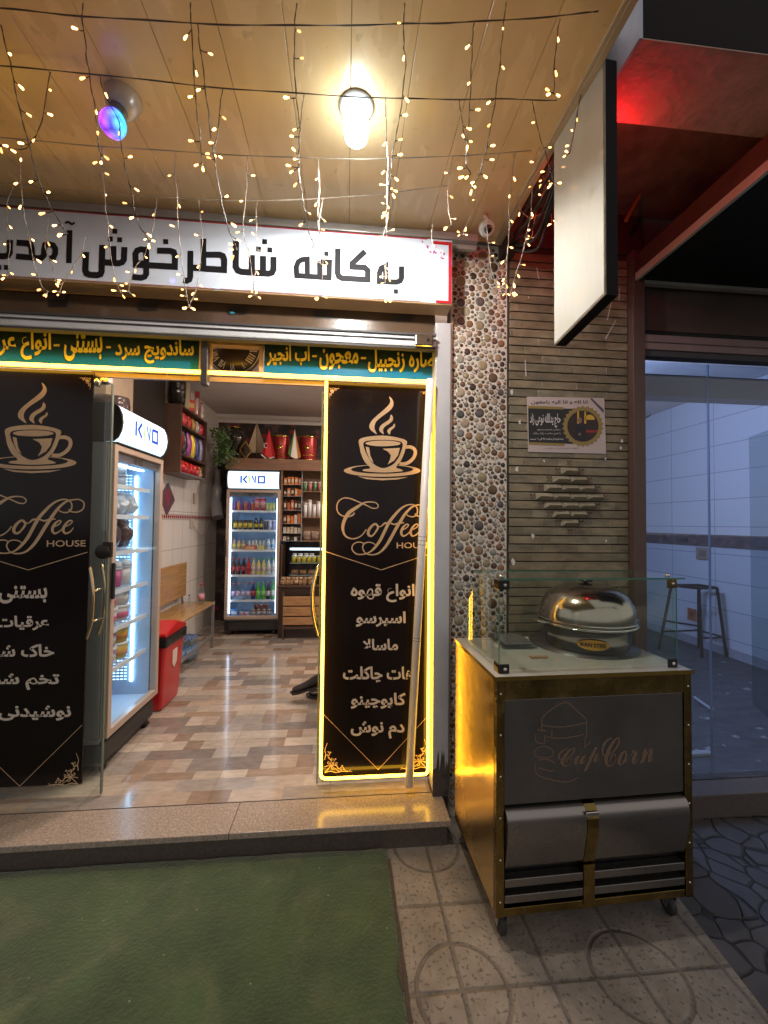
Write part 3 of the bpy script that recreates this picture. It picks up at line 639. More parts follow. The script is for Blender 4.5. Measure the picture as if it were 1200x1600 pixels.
# LED neon
LEDM=emis('led_neon',(1,.52,.035),13)
def led(name,label,pts,r=.009):
    o=MB(); o.tube([Vector(p) for p in pts],r,10); l=o.build(name,LEDM,None,loc=tuple(Vector(pts[0]))); tag(l,label,'led strip','warm yellow led strips around the doorway')
YL=2.122
zt=lambda u:at(u,567+31*u/675,YL).z
zl=sum(zt(u) for u in (50,300,600))/3
xq=at(673,598,YL).x; xa=at(510,598,YL).x; zb_=at(590,1213,YL).z
led('led_strip','glowing yellow led strip under the left teal board',[(-2.6,YL,zl),(po-.018,YL,zl)])
led('led_strip','glowing yellow led strip under the right teal board and clock',[(po+.018,YL,zl),(xq,YL,zl)])
led('led_strip','glowing yellow led strip looping round the right coffee panel',[(xa,YL,zl-.02),(xa,YL,zb_+.03),(xa+.004,YL,zb_+.012),(xa+.012,YL,zb_+.004),(xa+.03,YL,zb_),(xq-.01,YL,zb_),(xq-.002,YL,zb_+.01),(xq,YL,zb_+.03),(xq,YL,zl-.02)],.0072)

# coffee panels
PB=mat('panel_black',(.008,.005,.005),.14,spec=.25,rvar=.06,vs=3,bump=.12,bs=3); PG=mat('panel_gold',(.50,.34,.20),.35,var=.12,vs=12); PK=mat('panel_ink',(.008,.005,.005),.2,spec=.25); PWt=mat('panel_cream',(.55,.47,.40),.5)
YPF=YP-.0012
def D_(P): return [(510+u/7.06,740+v/7.06) for u,v in P]
def E_(P): return [(520+u/7.5,600+v/7.5) for u,v in P]
def F6(P): return [(500+u/6,1120+v/6) for u,v in P]
def scroll(cx,cy,R_,turns,a0,sgn): return [(cx+R_*math.exp(-.28*t)*math.cos(a0+sgn*t),cy+R_*math.exp(-.28*t)*math.sin(a0+sgn*t)) for t in [i*.35 for i in range(int(turns*6.28/.35))]]
def coffee_panel(dx,x0,x1,z0,z1,label,items,group='black coffee house door panels'):
    t=thing('coffee_sign',label,'door sign',((x0+x1)/2,YP,z0),group=group)
    g=MB(); g.box(x0,x1,YP,YP+.01,z0,z1); g.build('board',PB,t,bevel=.001,seg=1)
    def f(u,v,h=0): q=at(u,v,YPF); return Vector((q.x+dx,YPF-h,q.z))
    gold=MB(); L=.0006
    ell=lambda cx,cy,rx,ry:[(cx+rx*math.cos(k*.1963),cy+ry*math.sin(k*.1963)) for k in range(32)]
    gold.poly(E_(ell(578,1015,450,72)),f,0)
    gold.poly(E_([(290,1080),(430,1098),(580,1105),(740,1100),(880,1090),(760,1118),(580,1128),(400,1115)]),f,0)
    gold.ribbon(cr(E_([(845,742),(905,738),(955,765),(965,820),(930,885),(860,932),(780,935)]),5),5.2,f,t=L*2,lift=.0001)
    gold.poly(cr(E_([(308,655),(400,620),(560,605),(720,620),(862,665),(855,740),(830,830),(790,910),(740,975),(810,1005),(800,1025),(580,1038),(365,1022),(365,1000),(440,985),(380,920),(335,830),(315,740)]),3,True),f,L*2.5)
    gold.poly(E_(ell(590,697,205,33)),f,L*4)
    gold.poly(E_([(385,735),(425,745),(440,840),(480,930),(430,880),(400,810)]),f,L*4)
    gold.poly(E_([(585,760),(785,750),(765,830),(720,895),(640,945),(670,890),(680,840),(650,795)]),f,L*4)
    for P in ([(660,145),(700,185),(712,235),(690,290),(640,335),(570,385),(510,440),(488,500),(500,550),(518,588),(470,560),(435,525),(430,480),(460,425),(530,360),(600,300),(655,245),(675,200)],
              [(680,358),(705,390),(700,430),(660,465),(610,500),(588,540),(598,588),(560,565),(543,535),(560,490),(610,450),(665,410)],
              [(718,465),(730,490),(710,520),(680,545),(668,592),(645,570),(638,550),(660,520),(700,495)]): gold.poly(cr(E_(P),3,True),f,0)
    gold.build('cup_emblem',PG,t)
    ink=MB(); ink.poly(E_(ell(578,1000,365,50)),f,L)
    ink.poly(cr(E_([(360,690),(420,665),(590,655),(760,668),(818,700),(800,790),(760,880),(700,945),(640,975),(590,985),(530,970),(460,920),(405,840),(370,760)]),3,True),f,L*3.2)
    ink.build('emblem_ink_shapes',PK,t)  # printed black parts of the cup and saucer emblem
    sc_=MB()
    def st(P,wd,o=0): q=cr(D_(P),6); sc_.ribbon(q,lerps([w_/7.06 for w_ in wd],len(q)),f,t=.0001+o)
    st([(310,430),(285,460),(230,475),(165,460),(125,420),(115,360),(135,305),(190,270),(260,275),(350,310),(430,345),(500,378),(550,382),(572,355),(545,322),(480,312),(410,325),(330,375),(250,430),(205,500),(182,580),(190,650),(225,700),(290,718),(350,705),(400,670),(440,615)],[16,18,14,14,14,12,12,12,14,14,14,12,12,12,12,14,18,34,40,38,34,24,18,14,14,12,14])
    st([(560,580),(535,555),(490,590),(462,640),(470,680),(505,685),(545,640),(570,590),(550,555),(580,585),(625,570)],[16,20,28,32,28,18,20,22,16,12,10],.0005)
    st([(870,430),(900,465),(960,475),(1000,440),(1000,380),(960,345),(900,345),(830,380),(760,450),(690,540),(640,640),(590,740),(530,820),(470,870),(400,890),(330,885),(285,840),(290,790),(330,760),(380,757),(410,770)],[10,12,14,14,14,12,14,22,30,34,34,32,26,16,14,14,14,14,12,12,10],.001)
    st([(975,440),(1000,465),(1060,470),(1110,440),(1120,380),(1080,345),(1020,345),(950,365),(880,430),(820,520),(760,620),(700,730),(640,820),(570,880),(490,895),(430,875),(400,820),(415,775),(460,757),(510,765),(540,785)],[10,12,14,14,14,12,14,20,28,34,34,34,28,18,14,12,14,14,12,12,10],.0015)
    st([(605,585),(640,550),(700,545),(745,560),(790,550),(855,540)],[10,20,18,16,18,12],.002)
    st([(830,625),(880,600),(905,568),(880,560),(842,600),(825,650),(845,688),(890,670),(930,630)],[10,12,14,14,26,28,20,14,10],.0005)
    st([(930,625),(985,600),(1012,568),(985,558),(947,600),(928,650),(950,688),(995,670),(1025,630)],[10,12,14,14,26,28,20,14,10],.0009)
    a=f(*D_([(775,825)])[0]); b=f(*D_([(1142,822)])[0]); c=f(*D_([(775,760)])[0]); hw=MB(); lettering(hw,'HOUSE',a,b-a,c-a,bold=.01,fa=False,N=(0,-1,0))
    sc_.build('script_lettering',PG,t); hw.build('house_word',PG,t)
    ln=MB(); ln2=MB()
    cc=D_([(605,1062)])[0]; c=f(*cc); 
    # chevrons run to the panel edges
    sl=(f(*D_([(60,885)])[0])-c); k=sl.z/sl.x
    F2=lambda x,z,h:Vector((x,YPF-h,z))
    ln.ribbon([(x0+.004,c.z+k*(x0-c.x)),(c.x,c.z),(x1-.004,c.z-k*(x1-c.x))],.0035,F2)
    v0=f(*F6([(545,495)])[0]); v1=f(*F6([(70,15)])[0]); k2=(v1.z-v0.z)/(v1.x-v0.x)
    ln2.ribbon([(x0+.004,v0.z+k2*(x0+.004-v0.x)),(v0.x,v0.z),(x1-.004,v0.z-k2*(x1-.004-v0.x))],.0025,F2,t=.0003)
    ln.build('upper_chevron',PG,t); ln2.build('lower_chevron',PG,t)
    o=MB()
    for (X,Z,sx,sz,S) in ((x0+.015,v0.z-.002,1,1,1),(x1-.015,v0.z-.002,-1,1,1),(x0+.012,z1-.03,1,-1,.38),(x1-.012,z1-.03,-1,-1,.38)):
        G=lambda x,z,h,X=X,Z=Z,sx=sx,sz=sz,S=S:Vector((X+sx*x*S,YPF-.0003-h,Z+sz*z*S))
        j=0
        for P in (scroll(.045,.020,.022,1.6,0,1),scroll(.02,.05,.020,1.6,1.6,-1),scroll(.085,.014,.015,1.4,0,1),scroll(.014,.09,.015,1.4,1.6,-1),scroll(.040,.045,.014,1.5,3,1),scroll(.06,.038,.010,1.3,1,1),scroll(.036,.068,.010,1.3,0,-1),
                  [(0,0),(.02,.02),(.045,.05),(.055,.065)],cr([(.065,.0),(.09,.004),(.115,.0),(.135,.01)],5),cr([(0,.065),(.004,.095),(.0,.115),(.012,.15)],5),cr([(0,.03),(.03,.035),(.05,.02),(.08,.0)],5),cr([(.0,.0),(.03,.006),(.06,-.002),(.10,.004),(.14,.0)],5)):
            o.ribbon(P,lerps([.0045,.0035,.002],len(P)),G,t=.0001*j); j+=1
        for (x,z) in ((.055,.066),(.03,.03),(.09,.03),(.028,.1),(.07,.018),(.02,.075),(.045,.045),(.1,.012)):
            o.poly([(x-.006,z),(x,z-.004),(x+.006,z),(x,z+.006)],G,.0014)
    o.build('corner_ornaments',PG,t)
    for (s_,u0,v0_,u1,v1_) in items:
        tx=MB(); a=at(u0,v1_,YPF); b=at(u1,v1_,YPF); c=at(u0,v0_,YPF); lettering(tx,s_,a,b-a,c-a,bold=.032,N=(0,-1,0),lift=.0004); tx.build('menu_line',PWt,t)
    return t
px0=at(507,900,YP).x; z0p=at(590,1217,YP).z; z1p=zl-.012
coffee_panel(0,px0,.4565,z0p,z1p,'black coffee house panel with cup emblem outlined in yellow led light',
 [('انواع قهوه',548,912,648,941),('اسپرسو',556,955,634,981),('ماسالا',567,998,622,1016),('هات چاکلت',536,1041,646,1069),('کاپوچینو',548,1082,634,1109),('دم نوش',548,1127,632,1154)])
dxl=at(50,690,YPF).x-at(597,690,YPF).x
xl1=at(137,900,YP).x
coffee_panel(dxl,-2.3,xl1,at(60,1228,YP).z,z1p,'black coffee house panel with ice cream menu left of the glass door',
 [('بستنی',-2,915,74,943),('عرقیات',-6,962,77,985),('خاک شیر',-24,1006,85,1032),('تخم شربتی',-60,1052,93,1078),('نوشیدنی ها',-40,1100,111,1126)])
# glass door leaves with fittings
def door(x0,x1,xh,label,sgn):
    t=thing('glass_door',label,'glass door',((x0+x1)/2,2.215,FZ),group='frameless glass door leaves')
    g=MB(); g.box(x0,x1,2.21,2.22,FZ+.012,2.2); g.build('pane',glassmat('door_glass',(.90,.95,.93),1.0,dirt=.04),t)
    g=MB(); xe=x1 if sgn>0 else x0; g.box(xe-.003,xe+.003,2.207,2.223,FZ+.012,2.2); g.build('edge_seal',mat('seal_green',(.10,.13,.11),.3,spec=.6),t)
    h=MB(); 
    for yy in (2.165,2.262): h.tube(cr([(xh-.012*sgn,yy+.005,1.27),(xh+.012*sgn,yy-.008,1.17),(xh+.016*sgn,yy-.01,1.08),(xh+.004*sgn,yy,.99),(xh-.02*sgn,yy+.005,.91)],5),.008,10)
    h.build('handle',mat('brass_handle',(.55,.45,.30),.2,1),t)
    h=MB()
    for zz in (1.15,1.0): h.tube([(xh+.012*sgn,2.16,zz),(xh+.012*sgn,2.265,zz)],.006,8)
    h.build('handle_bolt',STEELP,t)
    return t
lx=at(168,900,2.215).x
dl=door(-2.1,lx,at(148,960,2.2).x,'clear glass door leaf with curved handle in front of the near fridge',1)
q=at(163,862,2.2)
g=MB(); g.lathe([(0,-.012),(.036,-.012),(.036,.012),(0,.012)],(q.x,2.192,q.z),24,Matrix.Rotation(math.pi/2,4,'X')); g.box(q.x,q.x+.04,2.182,2.205,q.z-.028,q.z+.05); g.build('lock_disc',mat('lock_black',(.03,.025,.022),.3,.6),dl,bevel=.003)
g=MB(); q=at(162,592,2.2); g.box(q.x-.03,q.x+.028,2.19,2.236,q.z-.02,q.z+.02); g.build('top_clamp',STEEL,dl,bevel=.004)
g=MB(); q=at(158,600,2.2); g.lathe([(0,-.02),(.014,-.02),(.016,0),(.014,.02),(0,.02)],(q.x,2.17,q.z),14); g.build('roller',STEELP,dl)
rx=at(500,900,2.215).x
door(rx,.44,at(492,1020,2.21).x,'glass door leaf behind the led outlined panel',-1)

# ================================================================== PIPE
pa=az(640,1230,FZ); pa=Vector((pa.x,2.095,FZ)); pbt=at(677,560,2.03)
pp=thing('plastic_pipe','long white plastic pipe leaning against the right jamb','pipe',tuple(pa))
pa2=at(639,1228,2.085); ptop=at(672,605,2.045)
ptop=pa2+(ptop-pa2)*1.02
g=MB(); g.tube([pa2,ptop],.0205,24); g.build('tube',mat('pvc_white',(.74,.70,.70),.35,var=.06),pp)
g=MB(); dirp=(ptop-pa2).normalized()
for t_ in (.59,.60,.61,.355,.362):
    g=MB(); c=pa2+(ptop-pa2)*t_; g.tube([c,c+dirp*.0025],.0209,24); g.build('print_band',mat('pipe_ink',(.20,.18,.24),.5),pp)
pp.location=pa2
for c in pp.children: c.matrix_parent_inverse=Matrix.Translation(-pa2)

# ================================================================== FRIDGES
FRW,FRD=.60,.52
FRAME=mat('fridge_frame',(.50,.40,.33),.35,.35,var=.05); LINER=mat('fridge_liner',(.42,.62,.84),.4,var=.03); GREYS=mat('fridge_side',(.20,.21,.22),.4,.3,var=.1,vs=3)
HEAD=emis('fridge_header',(.62,.85,1.0),1.15,(.6,.65,.7)); LBLUE=emis('logo_blue',(.005,.06,.55),.55,(.005,.03,.3)); LGREEN=emis('logo_green',(.4,.85,.12),.8,(.2,.5,.08))
COOL=emis('fridge_led',(.45,.75,1.0),11); COOL2=emis('fridge_led_soft',(.75,.87,1.0),4); PERFGLOW=emis('perforation_glow',(.5,.8,1),2.5)
SHELF=mat('wire_shelf',(.75,.8,.85),.3,.3)
def fridge(name,label,loc,rz,w_,shelves,strip,hgt=2.0):
    t=thing(name,label,'fridge',loc,rz,'upright display fridges'); D=FRD; h=w_/2
    B=lambda s,n,m,p=t,**k: s.build(n,m,p,world=False,**k)
    for xa_ in (-h,h-.03): g=MB(); g.box(xa_,xa_+.03,.045,D-.0305,.2,hgt-.22); B(g,'side_panel',GREYS,bevel=.004)
    g=MB(); g.box(-h,h,D-.03,D+.001,.2001,hgt-.2199); g.box(-h,h,.045,D,.17,.1999); B(g,'rear_panel',GREYS,bevel=.004)
    g=MB(); g.box(-h+.0305,h-.0305,D-.04,D-.031,.20,hgt-.22); g.box(-h+.0305,-h+.034,.05,D-.041,.2,hgt-.22); g.box(h-.034,h-.0305,.05,D-.041,.2,hgt-.22); g.box(-h+.034,h-.034,.05,D-.041,.2001,.212); g.box(-h+.034,h-.034,.05,D-.041,hgt-.26,hgt-.225); B(g,'inner_liner',LINER)
    g=MB(); g.box(-h,h,.03,D,.055,.1695); B(g,'base_grille',BLACKP,bevel=.006)
    g=MB(); 
    for k in range(5): g.box(-h+.05,h-.05,.0285,.0297,.075+k*.017,.082+k*.017)
    B(g,'grille_slots',mat('slot_grey',(.05,.05,.05),.5))
    for sx in (-1,1):
        for y in (.06,D-.06):
            g=MB(); g.lathe([(0,-.012),(.026,-.012),(.026,.012),(0,.012)],(sx*(h-.06),y,.027),14,Matrix.Rotation(math.pi/2,4,'Y')); g.box(sx*(h-.06)-.016,sx*(h-.06)+.016,y-.012,y+.012,.03,.055); B(g,'wheel',BLACKP)
    # header, curved lit front
    pr=[(.06,hgt-.215),(.02,hgt-.212),(-.005,hgt-.19),(-.022,hgt-.15),(-.028,hgt-.105),(-.022,hgt-.06),(-.005,hgt-.02),(.02,hgt-.003),(.06,hgt)]
    g=MB(); g.smooth=False; n=len(pr); xs=(-h+.016,h-.016); g._add([(x,y,z) for x in xs for y,z in pr],[(i,i+1,i+1+n,i+n) for i in range(n-1)]); 
    hd=B(g,'lit_header',HEAD)
    for f in hd.data.polygons: f.use_smooth=True
    g=MB()
    for a,b in ((-h,-h+.0158),(h-.0158,h)): g.prism([(a,y-.004,z) for y,z in pr],(1,0,0),b-a)
    g.box(-h,h,.0605,D,hgt-.215,hgt); g.box(-h+.016,h-.016,-.005,.06,hgt-.223,hgt-.2155); B(g,'header_caps',BLACKP)
    f=lambda u,v,e,Z=hgt-.107,Y=-.0285,S=1: Vector((u*S,Y-e,Z+v*S))
    def logo(mb,mg,S,Z,Y,f=f):
        F=lambda u,v,e: f(u,v,e,Z,Y,S)
        mb.ribbon([(-.115,.035),(-.115,-.035)],.015,F); mb.ribbon([(-.06,.035),(-.092,.0),(-.06,-.035)],.015,F)
        mb.ribbon([(-.012,.035),(.018,-.03),(.022,.035)],.014,F); mb.ribbon([(.05,.03),(.105,.03),(.105,-.03),(.05,-.03)],.014,F,closed=True)
        mg.poly([(-.052,.036),(-.036,.036),(-.024,-.034),(-.038,-.034)],F)
    a=MB(); b=MB(); logo(a,b,1.25,hgt-.107,-.0295); B(a,'brand_letters',LBLUE); B(b,'brand_slash',LGREEN)
    # door
    z0,z1=.2,hgt-.228
    g=MB(); fw_=.035
    g.box(-h,-h+fw_,0,.04,z0,z1); g.box(h-fw_,h,0,.04,z0,z1); g.box(-h+fw_,h-fw_,.0005,.0395,z0,z0+.04); g.box(-h+fw_,h-fw_,.0005,.0395,z1-.035,z1); B(g,'door_frame',FRAME,bevel=.004)
    g=MB(); g.box(-h+fw_,h-fw_,.012,.017,z0+.04,z1-.035); B(g,'door_glass',glassmat('fridge_glass',(.95,.98,1.0),.55))
    g=MB(); g.box(-h+fw_,h-fw_,.0205,.03,z1-.085,z1-.0355); B(g,'glass_band',mat('band_grey',(.12,.13,.16),.4))
    a=MB(); b=MB(); logo(a,b,.45,z1-.06,.0195); B(a,'band_letters',mat('logo_ink',(.01,.01,.015),.3))
    g=MB(); g.box(-h-.012,-h+.012,-.016,-.001,.95,1.15); B(g,'handle',BLACKP,bevel=.007)
    sb=[]
    for z in shelves:
        g=MB(); x0,x1,y0,y1=-h+.037,h-.037,.075,D-.045
        g.box(x0,x1,y0-.006,y0,z-.022,z+.004)
        for k in range(9): y=y0+.02+k*(y1-y0-.02)/8; g.box(x0,x1,y-.002,y+.002,z-.006,z-.002)
        for k in range(15): x=x0+.012+k*(x1-x0-.024)/14; g.box(x-.0015,x+.0015,y0+.0005,y1,z-.0015,z+.001)
        B(g,'shelf',SHELF)
    if strip=='side':
        g=MB(); g.box(h-.043,h-.0345,.152,.165,z0+.1,z1-.12); B(g,'light_strip',COOL)
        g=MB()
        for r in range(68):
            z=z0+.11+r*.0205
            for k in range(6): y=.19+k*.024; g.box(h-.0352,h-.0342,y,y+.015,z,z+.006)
        B(g,'glowing_perforations',PERFGLOW)  # dots of the perforated wall; the strip's reflected light is put in as glow
        g=MB(); g.box(-h+.06,h-.06,.10,.13,z1-.09,z1-.08); B(g,'top_light',COOL2)
    else:
        for sx in (-1,1):
            g=MB(); x=sx*(h-.043); g.box(x-.006,x+.006,.05,.06,z0+.06,z1-.1); B(g,'light_strip',COOL2)
        g=MB(); g.box(-h+.06,h-.06,.07,.09,z1-.05,z1-.04); B(g,'top_light',COOL2)
    return t
F1=(-1.262,2.67,FZ); F2=(at(393,985,5.15).x,5.12,FZ)
sz1=[ax(u,v,-1.35).z-FZ for u,v in ((185,758),(184,805),(182,862),(180,922),(178,980),(177,1042))]
H1=ax(165,622,-1.3).z-FZ; H2=at(395,731,5.10).z-FZ
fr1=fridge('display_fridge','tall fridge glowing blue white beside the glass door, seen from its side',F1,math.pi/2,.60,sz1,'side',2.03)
sz2=[at(395,v,5.3).z-FZ for v in (798.3,827.7,858.3,896.7,935,961)]
fr2=fridge('display_fridge','lit drinks fridge with beige door frame standing at the rear wall',F2,0,.64,sz2,'both',2.0)
def f1p(lx,ly,lz): return Vector((F1[0]-ly,F1[1]+lx,FZ+lz))
def f2p(lx,ly,lz): return Vector((F2[0]+lx,F2[1]+ly,FZ+lz))
# ---------------- products
def cmat(c,r=.3,**k): return mat('print_%.3f_%.3f_%.3f_%.1f'%(*c,r),c,r,**k)
PLST=glassmat('clear_plastic',(.86,.92,.95),1.2,rough=.1)
def bottle(label,cat,group,loc,h,r,body,cap,lab=None,clear=False):
    t=thing('bottle',label,cat,loc,0,group)
    g=MB(); g.lathe([(r*.9,0),(r,.01*h/.2),(r,h*.55),(r*.95,h*.62),(r*.42,h*.82),(r*.38,h*.92)],(0,0,0),12); g.build('body',PLST if clear else cmat(body,.15),t,world=False)
    g=MB(); g.lathe([(r*.45,h*.9),(r*.45,h),(0,h)],(0,0,0),10); g.build('cap',cmat(cap),t,world=False)
    if lab: g=MB(); g.lathe([(r*1.02,h*.2),(r*1.02,h*.5)],(0,0,0),12); g.build('paper_label',cmat(lab,.4),t,world=False)
    return t
def canister(name,label,cat,group,loc,h,r,body,lid,lab=None,top=1.0,n=14):
    t=thing(name,label,cat,loc,0,group)
    g=MB(); g.lathe([(r*.92,0),(r*top,h*.9)],(0,0,0),n); g.build('body',body if not isinstance(body,tuple) else cmat(body,.3),t,world=False)
    g=MB(); g.lathe([(r*1.05*top,h*.88),(r*1.05*top,h),(0,h)],(0,0,0),n); g.build('lid',lid if not isinstance(lid,tuple) else cmat(lid,.3),t,world=False)
    if lab: g=MB(); g.lathe([(r*1.0,h*.2),(r*1.03,h*.7)],(0,0,0),n); g.build('paper_label',cmat(lab,.4),t,world=False)
    return t
def carton(name,label,cat,group,loc,w_,d_,h,c,c2=None,rz=0):
    t=thing(name,label,cat,loc,rz,group)
    g=MB(); g.box(-w_/2,w_/2,-d_/2,d_/2,0,h); g.build('body',cmat(c,.4),t,world=False,bevel=min(w_,d_,h)*.04)
    if c2: g=MB(); g.box(-w_*.36,w_*.36,-d_/2-.0015,-d_/2-.0003,h*.3,h*.72); g.build('printed_panel',cmat(c2,.4),t,world=False)
    return t
def bag(name,label,cat,group,loc,w_,d_,h,m,rz=0,seed=0,crumple=.12,tilt=0):
    r=random.Random(seed+int(abs(loc[0])*997)+int(abs(loc[1])*331)); g=MB(); nu,nv=14,10; vs=[]
    for i in range(nv+1):
        v=i/nv; th=math.sin(math.pi*min(1,max(0,v*.92+.04)))**.5
        for j in range(nu):
            a=6.28318*j/nu; k=1+r.uniform(-crumple,crumple)
            vs.append((w_/2*math.copysign(abs(math.cos(a))**.6,math.cos(a))*(.9+.1*th)*(1+r.uniform(-crumple,crumple)*.3),d_/2*math.sin(a)*th*k,h*v+r.uniform(-crumple,crumple)*h*.06*(0<i<nv)))
    fs=[(i*nu+j,i*nu+(j+1)%nu,(i+1)*nu+(j+1)%nu,(i+1)*nu+j) for i in range(nv) for j in range(nu)]
    fs+=[tuple(range(nu))[::-1],tuple(range(nv*nu,nv*nu+nu))]
    g.smooth=True; g._add(vs,fs); o=g.build(name,m,None,sub=1); o.location=loc; o.rotation_euler=(tilt,0,rz)
    return tag(o,label,cat,group)
def foil(c,r=.22,metal=.25): return mat('foil_%.2f_%.2f_%.2f'%c,c,r,metal,var=.3,vs=14,bump=.6,bs=22)
# ---- rear fridge rows
def row(z,fn,xs,y=.13):
    for k,x in enumerate(xs): fn(k,f2p(x,y,sz2[z]+.0015))
h2=.26
row(0,lambda k,p:bottle('small juice bottle with %s drink on the top shelf of the rear fridge'%['purple','orange'][k%2],'bottle','juice bottles on the top shelf of the rear fridge',p,.13,.021,[(.12,.03,.16),(.45,.12,.03)][k%2],(.4,.05,.3)),[-.25+.043*i for i in range(6)])
row(0,lambda k,p:canister('can','large red tin on the top shelf of the rear fridge','can','red tins on the top shelf',p,.16,.032,(.45,.02,.03),(.5,.1,.1),(.5,.2,.15)),[.02,.09])
row(0,lambda k,p:carton('juice_carton','small green and yellow carton at the right end of the top fridge shelf','carton','green cartons on the top shelf',p,.034,.034,.10,(.35,.42,.12),(.6,.5,.2)),[.15,.188,.226])
row(1,lambda k,p:canister('jar','dark jar with yellow label on the second shelf of the rear fridge','jar','yellow label jars on the second shelf',p,.12,.027,(.05,.03,.01),(.02,.02,.02),(.5,.36,.02)),[-.24,-.18,-.12,-.06])
row(1,lambda k,p:bottle('dark glass bottle with yellow label in the middle of the second fridge shelf','bottle','dark bottles on the second shelf',p,.15,.026,(.015,.012,.01),(.02,.02,.02),(.48,.36,.02)),[.01,.07])
row(1,lambda k,p:canister('can','slim pale can at the right end of the second fridge shelf','can','slim cans on the second shelf',p,.12,.022,[(.06,.06,.08),(.5,.5,.55),(.3,.3,.5)][k],(.6,.6,.6)),[.13,.18,.235])
row(2,lambda k,p:bottle('short bottle of yellow purple drink on the third shelf of the rear fridge','bottle','yellow purple bottles on the third shelf',p,.13,.024,(.38,.26,.14),(.25,.1,.3),(.5,.4,.1)),[-.25,-.195,-.14])
row(2,lambda k,p:bottle('small white yogurt bottle with dark cap on the third fridge shelf','bottle','white yogurt bottles on the third shelf',p,.13,.020,(.6,.6,.58),(.03,.03,.04)),[-.085,-.04,.005,.05,.095],.2)
row(2,lambda k,p:carton('dessert_tray','%s multipack tray in front of the yogurt bottles'%['orange red','yellow'][k],'tray',None,p,.14 if k==0 else .08,.05,.05,[(.55,.10,.06),(.6,.5,.08)][k],(.6,.5,.3)),[-.05,.08],.115)
row(2,lambda k,p:bottle('white milk bottle with %s cap at the right end of the third shelf'%['blue','green'][k],'bottle','milk bottles on the third shelf',p,.15,.024,(.6,.63,.63),[(.05,.1,.5),(.1,.35,.2)][k],(.3,.45,.6)),[.165,.225])
cols3=[((.03,.012,.01),(.4,.02,.02),'dark cola bottle'),((.03,.012,.01),(.4,.02,.02),'dark cola bottle'),((.03,.012,.01),(.4,.02,.02),'dark cola bottle'),((.45,.02,.02),(.45,.02,.02),'red soda bottle'),((.55,.48,.25),(.5,.3,.1),'pale yellow drink bottle'),((.58,.5,.12),(.1,.35,.1),'yellow drink bottle'),((.58,.5,.12),(.1,.35,.1),'yellow drink bottle'),((.55,.58,.5),(.1,.4,.1),'white bottle with green cap'),((.55,.58,.5),(.1,.4,.1),'white bottle with green cap')]
row(3,lambda k,p:bottle(cols3[k][2]+' on the fourth shelf of the rear fridge','bottle',cols3[k][2]+' row on the fourth shelf',p,.20,.027,cols3[k][0],cols3[k][1],(.5,.4,.35) if k>3 else (.3,.02,.02)),[-.255+.061*i for i in range(9)])
row(4,lambda k,p:bottle('clear water bottle with pink cap on the fifth shelf of the rear fridge','bottle','clear water bottles on the fifth shelf',p,.20,.027,(.6,.5,.55),(.45,.1,.2),(.45,.35,.5),True),[-.25,-.19,-.13,-.07])
row(4,lambda k,p:bottle(['dark blue bottle with red label','bright green soda bottle','bright green soda bottle','dark bottle with white label','tall green bottle'][k]+' on the fifth shelf of the rear fridge','bottle','coloured bottles on the fifth shelf' ,p,.21 if k!=4 else .23,.027,[(.02,.03,.12),(.06,.38,.05),(.06,.38,.05),(.03,.02,.02),(.05,.3,.06)][k],[(.5,.05,.05),(.1,.4,.08),(.1,.4,.08),(.4,.1,.1),(.1,.35,.1)][k],[(.4,.04,.04),(.2,.5,.1),(.2,.5,.1),(.5,.4,.4),(.5,.5,.4)][k]),[-.01,.05,.11,.17,.23])
row(5,lambda k,p:carton('dairy_pack','blue and white pack at the bottom left of the rear fridge','carton',None,p,.09,.06,.09,(.05,.18,.45),(.6,.6,.65)),[-.23])
row(5,lambda k,p:canister('dessert_cup','small pink dessert cup on the bottom shelf of the rear fridge','cup','pink dessert cups on the bottom shelf',p,.05,.03,(.45,.2,.28),(.6,.55,.6)),[-.145,-.08])
row(5,lambda k,p:canister('jar','short jam jar with pale lid on the bottom shelf of the rear fridge','jar','jam jars on the bottom shelf',p,.085,.028,(.16,.03,.015),(.45,.4,.33),(.4,.33,.28)),[0,.062,.124,.186])
row(5,lambda k,p:canister('jar','short jam jar stacked on the bottom row of the rear fridge','jar','stacked jam jars on the bottom shelf',p+Vector((0,0,.087)),.06,.028,(.16,.03,.015),(.45,.4,.33)),[.03,.093,.155])
# ---- near fridge contents
FROST=mat('frosted_plastic',(.62,.68,.72),.25,trans=.3,var=.08); PBAG=mat('pale_bag',(.55,.62,.68),.2,trans=.15,bump=1,bs=30,var=.25,vs=18); DBAG=mat('dark_bag',(.07,.05,.05),.15,.2,bump=1,bs=30,var=.5,vs=18)
for k in range(3):
    for j in range(2):
        canister('plastic_tub','clear lidded tub stacked on the top shelf of the near fridge','tub','clear tubs on the top shelf of the near fridge',f1p(-.20+.13*k,.18,sz1[0]+.002+j*.075),.073,.055,FROST,FROST,n=16)
for k in range(4): bag('plastic_bag','pale crumpled bag lying on the second shelf of the near fridge','bag','pale bags on the second shelf',f1p(-.2+.11*k,.17,sz1[1]+.002),.13,.16,.15,PBAG,math.pi/2,k,.25)
for k in range(3): bag('plastic_bag','dark glossy snack bag on the third shelf of the near fridge','bag','dark bags on the third shelf',f1p(-.19+.14*k,.17,sz1[2]+.002),.13,.15,.2,DBAG,math.pi/2,k,.25)
